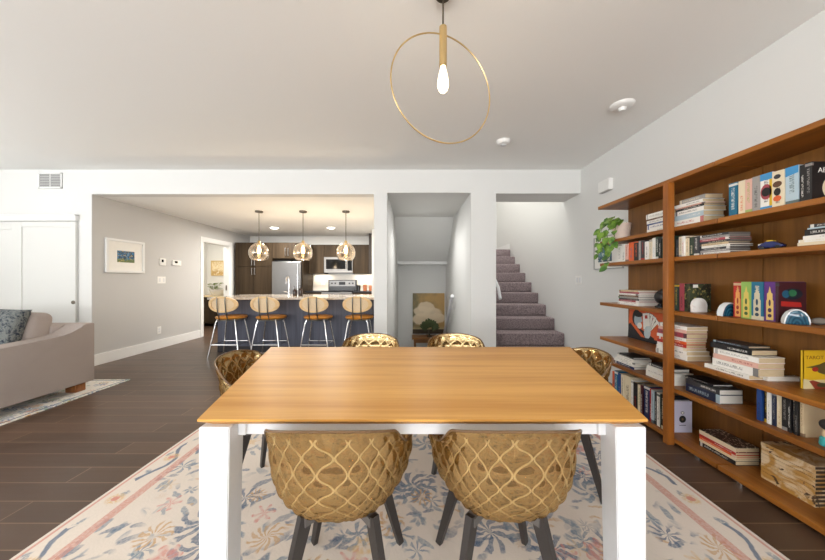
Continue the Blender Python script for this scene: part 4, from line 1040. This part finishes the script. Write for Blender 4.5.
MB().prism([(-.05, 0), (.05, 0)] + [(.05 * math.cos(q), .05 + .05 * math.sin(q)) for q in [PI * i / 16 for i in range(17)]], 1, -.011, .011, .003).build('body', MAR, t, smooth=True)
def agate(name, lab, loc, ln, ht, face):
    """half-round cut agate: flat blue banded face, rough pale rind"""
    t = thing(name, lab, 'bookend', loc)
    k = M('agate_face', .12); x, y, z = k.xyz(); n = k.noise(k.scaled((20, 20, 20)), 1, 3) - .5
    d = (((x / (ln * .5)) * (x / (ln * .5)) + (z / ht) * (z / ht)).sqrt() if face else ((y / (ln * .5)) * (y / (ln * .5)) + (z / ht) * (z / ht)).sqrt()) + n * .25
    c = k.mix(((d * 26).sin() * .5 + .5) * .5, lin(14, 52, 74), lin(50, 112, 134)); c = k.mix(d.step(.86, .95), c, lin(226, 230, 232)); k.color(c)
    poly = [(ln * .5 * math.cos(q), max(0, ht * math.sin(q))) for q in [PI * i / 20 for i in range(21)]]
    if face: MB().prism(poly, 1, -.035, .0, .004).build('stone', k.m, t, smooth=True)
    else: MB().prism(poly, 0, -.04, .05, .004).build('stone', k.m, t, smooth=True)
    return t
agate('agate_bookend', 'blue and white agate bookend beside the red upright book', (1.965, 1.885, SZ['S4'] + .0004), .11, .085, True)
r4 = row('S4', 1.95, 'in the five-book set between agate bookends', 'five book set between agate bookends', [(732.5, 741.3, .213, 'red', 'beige', 'red and gold decorated book,'), (741.5, 752, .214, 'light green', 'yellow', 'light green and gold decorated book,'), (752.2, 764, .214, 'teal', 'cream', 'blue decorated book with pale tower,'), (764.2, 776, .215, 'purple', 'yellow', 'purple decorated book with gold tower,'), (776.2, 779.5, .213, 'maroon', 'charcoal', 'dark maroon book with dragon cover,')], .155)
for b, c in zip(r4[:4], ('cream', 'cream', 'cream', 'cream')):
    yw, zh, xw = bdim(b); w = yw * .62
    gold = flat('gold_ink_%d' % r4.index(b), ((226, 160, 90), (214, 190, 96), (206, 196, 166), (222, 190, 110))[r4.index(b)])
    spine_patch(b, [(-w, .006), (w, .006), (w, .11), (w * .75, .118), (w * .75, .15), (w * .4, .155), (0, .19), (-w * .4, .155), (-w * .75, .15), (-w * .75, .118), (-w, .11)], gold)
    dk = flat('dark_ink_%d' % r4.index(b), ((150, 50, 36), (66, 96, 50), (30, 60, 84), (70, 40, 80))[r4.index(b)])
    xs = min(v.co.x for v in b.children[0].data.vertices)
    for cz, ry, rz in ((.1, .3, .018), (.06, .5, .012), (.03, .55, .01)): MB().prism(ell(0, cz, w * ry, rz), 0, xs - .0012, xs).build('cover_art', dk, b)
b = r4[4]; yw, zh, xw = bdim(b)
def face_patch(par, poly, mat, lift=.0006): return MB().prism(poly, 1, -yw - lift, -yw).build('cover_art', mat, par)
face_patch(b, ell(0, .15, .055, .03), flat('ink_deep_blue', (16, 30, 44))); face_patch(b, ell(.0, .155, .022, .018), flat('ink_dragon_green', (40, 110, 70)), .001); face_patch(b, ell(-.035, .15, .02, .02), flat('ink_dragon_teal', (30, 84, 110)), .001)
face_patch(b, [(-.06, .085), (.05, .08), (.045, .105), (-.06, .112)], INK['red'])
agate('agate_bookend', 'blue agate bookend with white rim before the dragon cover', (1.95, 1.535, SZ['S4'] + .0004), .09, .078, True).rotation_euler = (0, 0, -.55)
t = thing('grey_stone', 'rough grey stone beside the blue agate bookend', 'stone', (2.035, 1.5, SZ['S4'] + .0004))
MB().ball((0, 0, .018), .029, (1.25, .8, .62), 3).build('stone', plain('rough_grey', lin(120, 114, 106), .85), t, smooth=True)
t = thing('wooden_box', 'low reddish wooden box at the shelf end beside grey stone', 'box', (2.12, 1.38, SZ['S4'] + .0004))
MB().box(-.06, .06, -.05, .05, 0, .018, .003).build('body', POSTW, t); MB().box(-.061, .061, -.051, .051, .018, .026, .003).build('lid', POSTW, t)
# --- fifth shelf
k = M('card_poster', .5); x, y, z = k.xyz('Generated'); g = 1.0 - y
n = k.noise(k.scaled((8, 8, 8), 'Generated'), 1, 3)
c = k.mix(n, lin(206, 84, 38), lin(226, 106, 54))
def el(cx, cz, rx, rz): return (((g - cx) / rx) * ((g - cx) / rx) + ((z - cz) / rz) * ((z - cz) / rz)) < 1.0
def band(a, b, c0, w): return ((g * a + z * b - c0).abs() < w)
c = k.mix((z < (.52 - (g - .1).abs() * .55)) * (g < .75), c, lin(30, 30, 34)); c = k.mix(band(.75, .66, .42, .045) * (z < .5), c, lin(214, 98, 50))
c = k.mix(el(.22, .72, .12, .26), c, lin(28, 26, 28)); c = k.mix(el(.27, .66, .11, .22), c, lin(164, 182, 190)); c = k.mix(el(.33, .47, .07, .1), c, lin(226, 226, 220))
for j, ra in enumerate((-.75, -.45, -.15, .15)):
    dx = g - .54; dz = (z - .4) * .67
    u = dx * math.cos(ra) + dz * math.sin(ra); v = dz * math.cos(ra) - dx * math.sin(ra); v = v - .17
    ra2 = ra
    c = k.mix((u.abs() < .1) * (v.abs() < .175), c, lin(60, 58, 58)); c = k.mix((u.abs() < .094) * (v.abs() < .17), c, lin(234, 232, 224))
    c = k.mix((u.abs() < .035) * ((v - .09).abs() < .035), c, lin(176, 48, 36) if j % 2 else lin(44, 64, 40))
c = k.mix(el(.56, .3, .09, .2), c, lin(186, 200, 204)); c = k.mix(el(.60, .42, .05, .1), c, lin(196, 208, 210)); c = k.mix(el(.35, .64, .05, .05), c, lin(164, 182, 190)); c = k.mix(el(.27, .83, .13, .09), c, lin(28, 26, 28)); c = k.mix((z < .12) * (g > .4), c, lin(32, 32, 36))
k.color(c)
t = thing('poster_board', 'orange poster of a person in dark suit holding playing cards', 'poster', (2.155, 2.78, SZ['S5'] + .0004))
MB().box(-.006, .006, -.215, .215, 0, .29).build('board', k.m, t); t.rotation_euler = (0, .07, 0)
stack('S5', 1.925, 687, 'in the tall red and white stack behind the post', 'tall stack behind the post', [(.036, 'white', 'grey', .17, .27, 0, 0), (.03, 'white', 'charcoal', .165, .26, .0, .004), (.022, 'white', 'cream', .145, .25, .003, .01), (.024, 'red', 'white', .14, .25, .002, .008), (.02, 'orange', 'white', .14, .24, .004, .01), (.024, 'white', 'grey', .15, .25, .0, .01), (.034, 'rose', 'charcoal', .15, .25, .004, .008), (.024, 'pink', 'white', .15, .24, .004, .01), (.026, 'white', 'grey', .15, .25, .002, .004)], page=PAGE)
_, ztop = stack('S5', 1.93, 758, 'in the white-spined stack on the fifth shelf', 'white spined stack on the fifth shelf', [(.026, 'white', 'charcoal', .13, .26, -.012, .035), (.046, 'white', 'charcoal', .15, .255, 0, .0), (.03, 'pink', 'rose', .15, .25, .0, .0), (.032, 'white', 'grey', .15, .25, .006, .002)])
stack('S5', 1.945, 751, 'on the white-spined stack on the fifth shelf', 'dark books topping the white spined stack', [(.032, 'black', 'white', .15, .24, .004, 0), (.014, 'charcoal', 'pale blue', .13, .21, .03, .04)], base_z=ztop - .0004)
stack('S5', 2.0, 768, 'under the shelf stack, sticking out towards the yellow book', 'thin white magazines beside the yellow book', [(.011, 'white', 'grey', .185, .03, .0, 0), (.012, 'white', 'cream', .185, .03, .0, 0)], name='magazine', page=PAGEW)
k = M('yellow_cover', .4); k.color(k.mix(k.noise(k.scaled((9, 9, 9)), 1, 3), lin(222, 176, 24), lin(234, 196, 48)))
t = thing('book', 'yellow tarot book with bird cover standing face out', 'book', (2.045, 1.57, SZ['S5'] + .0004))
MB().box(0, .003, 0, .012, 0, .2).box(0, .14, 0, .002, 0, .2).box(0, .14, .01, .012, 0, .2).build('cover', k.m, t); MB().box(.003, .137, .002, .01, .003, .197).build('pages', PAGE, t)
text('title_lettering', 'TAROT', .026, flat('ink_title_brown', (150, 96, 20)), t, (.012, -.0004, .155), (PI / 2, 0, 0), sx=1.1)
yw = 0.0
fp = lambda poly, mat, lift=.0006: MB().prism(poly, 1, -lift, 0).build('cover_art', mat, t)
fp([(.0, .0), (.14, .0), (.14, .05), (.04, .045), (.0, .052)], flat('ink_pale_sand', (226, 210, 160)))
fp([(.012, .112), (.05, .12), (.085, .128), (.11, .14), (.138, .14), (.138, .09), (.11, .075), (.08, .085), (.065, .105), (.04, .11)], flat('ink_olive', (96, 84, 44)), .0009)
fp(ell(.062, .102, .016, .012), INK['red'], .0012); fp([(.03, .04), (.05, .045), (.1, .03), (.138, .01), (.138, .0), (.06, .0)], flat('ink_rust', (150, 60, 40)), .0009); fp(ell(.1, .02, .03, .012), flat('ink_olive_dark', (80, 76, 44)), .0012)
# --- sixth shelf
stack('S6', 1.935, 634, 'in the low pile nearest the amber chair', 'low pile on the sixth shelf', [(.022, 'dark blue', 'white', .18, .25, 0, 0), (.02, 'white', 'grey', .17, .26, 0, .0), (.012, 'white', 'black', .17, .24, .01, .01), (.026, 'white', 'grey', .16, .22, .02, .03), (.014, 'black', 'white', .15, .2, .03, .05)], page=PAGEW)
stack('S6', 1.935, 673, 'in the white stack passing behind the post', 'white stack behind the post', [(.03, 'white', 'cream', .16, .26, 0, 0), (.03, 'white', 'grey', .16, .26, 0, 0), (.028, 'white', 'cream', .155, .25, 0, .0), (.022, 'charcoal', 'white', .15, .2, .01, .04)], page=PAGEW)
stack('S6', 1.945, 719.5, 'in the dark stack above the lilac book', 'dark stack on the sixth shelf', [(.056, 'navy', 'pale blue', .15, .235, 0, 0), (.034, 'charcoal', 'white', .15, .235, .0, .0), (.012, 'black', 'grey', .13, .2, .02, .06)], page=PAGEW)
row('S6', 1.95, 'in the upright row below the yellow tarot book', 'upright row below the yellow book',
    [(757.5, 762.5, .181, 'blue', 'navy'), (763, 767, .181, 'black', 'yellow'), (767.3, 771.5, .181, 'white', 'grey'), (771.8, 775.8, .181, 'navy', 'grey'), (776, 781.5, .183, 'cream', 'tan'), (782, 788, .183, 'black', 'grey'), (788.2, 792, .183, 'black', 'white'), (792.2, 795, .181, 'charcoal', 'beige'), (795.2, 799, .182, 'black', 'grey'), (799.3, 803, .183, 'beige', 'brown', 'beige face-out book,')], .16)
t = thing('figurine', 'small dark haired figurine on teal base at the frame edge', 'ornament', (1.965, 1.42, SZ['S6'] + .0004))
MB().lathe([(0, 0), (.024, 0), (.026, .006), (.024, .036), (.016, .044)], n=20).build('base', plain('teal_base', lin(70, 176, 180), .4), t, smooth=True)
MB().lathe([(.016, .042), (.018, .055), (.014, .07), (.01, .078)], n=16).build('body', plain('cream_figure', lin(214, 188, 150), .6), t, smooth=True)
MB().ball((0, 0, .1), .026).build('head', plain('dark_hair', lin(36, 30, 30), .6), t, smooth=True)
# --- bottom shelf
row('S7', 1.93, 'in the tall upright row on the bottom shelf', 'tall upright row on the bottom shelf',
    [(612, 614.6, .27, 'orange', 'charcoal'), (614.8, 618, .29, 'teal', 'white'), (618.2, 621, .28, 'blue', 'grey'), (621.2, 624, .28, 'cream', 'charcoal'), (624.2, 630.5, .285, 'cream', 'brown'), (630.7, 633, .27, 'white', 'grey'), (633.2, 637, .26, 'black', 'red'), (637.2, 640.5, .255, 'cream', 'green'), (640.7, 643, .265, 'maroon', 'white'), (643.2, 649, .275, 'dark blue', 'white'), (649.2, 651.2, .265, 'red', 'white'), (651.4, 654, .265, 'pale blue', 'charcoal'), (654.2, 656.2, .26, 'charcoal', 'white'), (656.4, 659.2, .26, 'white', 'black'), (659.4, 661.2, .26, 'dark green', 'white'), (661.4, 664.5, .265, 'black', 'cream')], .2)
k = plain('lilac_cover', lin(206, 203, 222), .5)
t = thing('book', 'lilac book with black ring emblem standing face out by the post', 'book', (1.966, 2.262, SZ['S7'] + .0004))
MB().box(0, .004, 0, .025, 0, .235).box(0, .142, 0, .003, 0, .235).box(0, .142, .022, .025, 0, .235).build('cover', k, t); MB().box(.004, .139, .003, .022, .003, .232).build('pages', PAGEW, t)
MB().prism(ell(.07, .1, .026, .027), 1, -.0006, 0).build('cover_art', INK['black'], t); MB().prism(ell(.07, .148, .013, .011), 1, -.0006, 0).build('cover_art', INK['charcoal'], t)
MB().prism(ell(.07, .148, .009, .0075), 1, -.0009, 0).build('cover_art', INK['white'], t); MB().prism(ell(.07, .1, .008, .009), 1, -.0009, 0).build('cover_art', flat('ink_dim_gold', (110, 86, 50)), t)
MB().box(.045, .095, -.0005, 0, .052, .056).build('cover_art', INK['charcoal'], t)
stack('S7', 2.0, 735.5, 'in the stack before the lilac book on bottom shelf', 'stack beside the lilac book', [(.028, 'black', 'white', .15, .235, 0, 0), (.018, 'cream', 'yellow', .15, .235, .0, .0), (.016, 'orange', 'cream', .15, .235, 0, 0), (.018, 'red', 'white', .15, .235, 0, 0), (.03, 'beige', 'pink', .15, .235, 0, 0)])
o = [ob for ob in C.objects if ob.get('label') == 'beige book, topmost in the stack before the lilac book on bottom shelf']
if o:
    k = M('dark_speckled_cover', .35); x, y, z = k.xyz('Generated'); n = k.voro(k.scaled((70, 70, 70)), 1.0)
    c = k.mix((E(k.nt, n.outputs['Distance']) < .34) * (k.noise(k.scaled((9, 9, 9)), 1, 2).step(.36, .46)), lin(46, 20, 18), lin(210, 196, 178))
    k.color(k.mix((x < .03) * (z < .97), c, lin(222, 206, 178))); o[0].children[0].data.materials[0] = k.m
k = M('joined_spine_picture', .4); x, y, z = k.xyz()
n = k.noise(k.scaled((7, 7, 11), 'Position'), 1, 4, .6, 1.2); n2 = k.noise(k.scaled((9, 9, 9), 'Position'), 1.6, 3, .6, .8)
c = k.mix(n.step(.4, .6), lin(222, 200, 164), lin(186, 138, 68)); c = k.mix(n2.step(.6, .66), c, lin(84, 56, 34)); k.color(c); SPIC = k.m
z = SZ['S7'] + .0004; Y0 = Yx(815, 2.03)
for i in range(10):
    lab = 'cream and ochre volume, %s in the matching set stacked at the frame edge' % ('topmost' if i == 9 else 'lowest' if i == 0 else ORD[i] + ' up')
    b = book(lab, 'matching volumes on the bottom shelf', (2.03 + R.uniform(0, .004), Y0 + R.uniform(0, .004), z), .145, .235, .0192, True, SPIC, plain('brown_page_edge', lin(70, 54, 40), .8) if i == 0 else bpy.data.materials['brown_page_edge'])
    z += .021

# ------------------------------------------------------------------ trailing plant
t = thing('trailing_plant', 'trailing green pothos in pale pot on the bookcase end', 'plant', (2.0, 2.87, SZ['S2'] + .0004))
MB().lathe([(0, 0), (.062, 0), (.066, .004), (.078, .14), (.08, .15), (.074, .15), (.07, .12), (0, .12)], n=32).build('pot', plain('pale_clay_pot', lin(226, 206, 192), .6), t, smooth=True)
MB().lathe([(0, .118), (.07, .118), (.0701, .121), (0, .121)], n=24).build('soil', plain('soil', lin(60, 44, 32), .9), t)
g = MB(); vn = MB()
vines = [[(-.03, 0, .12), (-.07, .0, .22), (-.13, .02, .2), (-.17, .03, .1), (-.18, .03, 0), (-.17, .02, -.12)],
         [(-.02, -.02, .12), (-.06, -.02, .2), (-.12, -.03, .17), (-.15, -.02, .05), (-.145, -.02, -.08), (-.15, -.02, -.2), (-.155, -.02, -.28)],
         [(-.02, .02, .12), (-.05, .05, .2), (-.1, .09, .18), (-.14, .12, .08), (-.15, .13, -.06), (-.15, .12, -.16)],
         [(0, 0, .12), (-.02, -.03, .18), (-.07, -.07, .19), (-.12, -.09, .1), (-.135, -.09, -.02), (-.135, -.085, -.1)],
         [(.02, 0, .12), (.03, .01, .16)]]
for vi, pts in enumerate(vines):
    pts = [Vector(p) for p in pts]; fine = []
    for i in range(len(pts) - 1):
        for q in range(4): fine.append(pts[i].lerp(pts[i + 1], q / 4))
    fine.append(pts[-1]); vn.tube(fine, .0025, 6)
    for i in range(3, len(fine), 2 if vi < 4 else 1):
        p = fine[i]; sd = 1 if (i // 2) % 2 else -1
        d = Vector((-.35 + R.uniform(-.4, .3), sd * R.uniform(.3, .9), -.55 + R.uniform(-.5, .5)))
        L = R.uniform(.06, .095)
        leaf(g, p, d, (-.8, -.55, .45), L, L * .8)
vn.build('vine', plain('vine_stem', lin(96, 120, 56), .6), t, smooth=True); g.build('foliage', LEAFM, t)

# ------------------------------------------------------------------ light
DAY = (.975, .985, 1.0)
TLT = math.radians(72)
area((.1, -4.52, 1.25), (PI / 2 + TLT, 0, PI * 0), 3.5, 2.2, 205, DAY).rotation_euler = (PI / 2 + TLT, 0, 0)
area((-4.1, -4.52, 1.25), (PI / 2 + TLT, 0, 0), 3.5, 2.2, 205, DAY)
area((-6.45, 0, 1.4), (PI / 2 + TLT, 0, -PI / 2), 3.7, 1.75, 80, DAY)
area((1.75, 6.3, 4.45), (0, 0, 0), .9, 2.6, 22, (1, .97, .93))              # unseen lamp added above the flight to light the stairs
area((.23, 5.0, 2.38), (0, 0, 0), .3, 1.0, 6, (1, .98, .95), 2.2); area((.23, 5.75, 2.4), (-.5, 0, 0), .3, .3, 4, (1, .98, .95), 2.4); area((1.75, 5.2, 4.45), (0, 0, 0), .9, .6, 12, (1, .98, .95))                # unseen fill lamps added to brighten the alcove and upper stairs
area((-5.15, 7.0, 2.43), (0, 0, 0), .8, .8, 17, (1, .93, .82))             # bathroom ceiling light
for xx in (-2.45, -1.3): area((xx, 8.05, 1.352), (0, 0, 0), .4, .05, 1.7, (1, .86, .68))   # under-cabinet strips
point((px, py, 2.165), 1.2, (1, .85, .62), .03)
wd = bpy.data.worlds.new('sky'); bpy.context.scene.world = wd; wd.use_nodes = True
wd.node_tree.nodes['Background'].inputs[0].default_value = (.95, .97, 1.0, 1); wd.node_tree.nodes['Background'].inputs[1].default_value = 1.2

# ------------------------------------------------------------------ camera and view
cam = bpy.data.cameras.new('camera'); cam.sensor_width = 36; cam.lens = 36 * F / 825; cam.clip_start = .02
co = bpy.data.objects.new('camera', cam); C.objects.link(co); co.location = (0, 0, CH); co.rotation_euler = (PI / 2, 0, 0)
sc = bpy.context.scene; sc.camera = co
sc.view_settings.view_transform = 'Standard'; sc.view_settings.look = 'None'; sc.view_settings.gamma = 1; sc.view_settings.exposure = .86
sc.cycles.use_denoising = True; sc.cycles.transparent_max_bounces = 16; sc.cycles.sample_clamp_indirect = 6
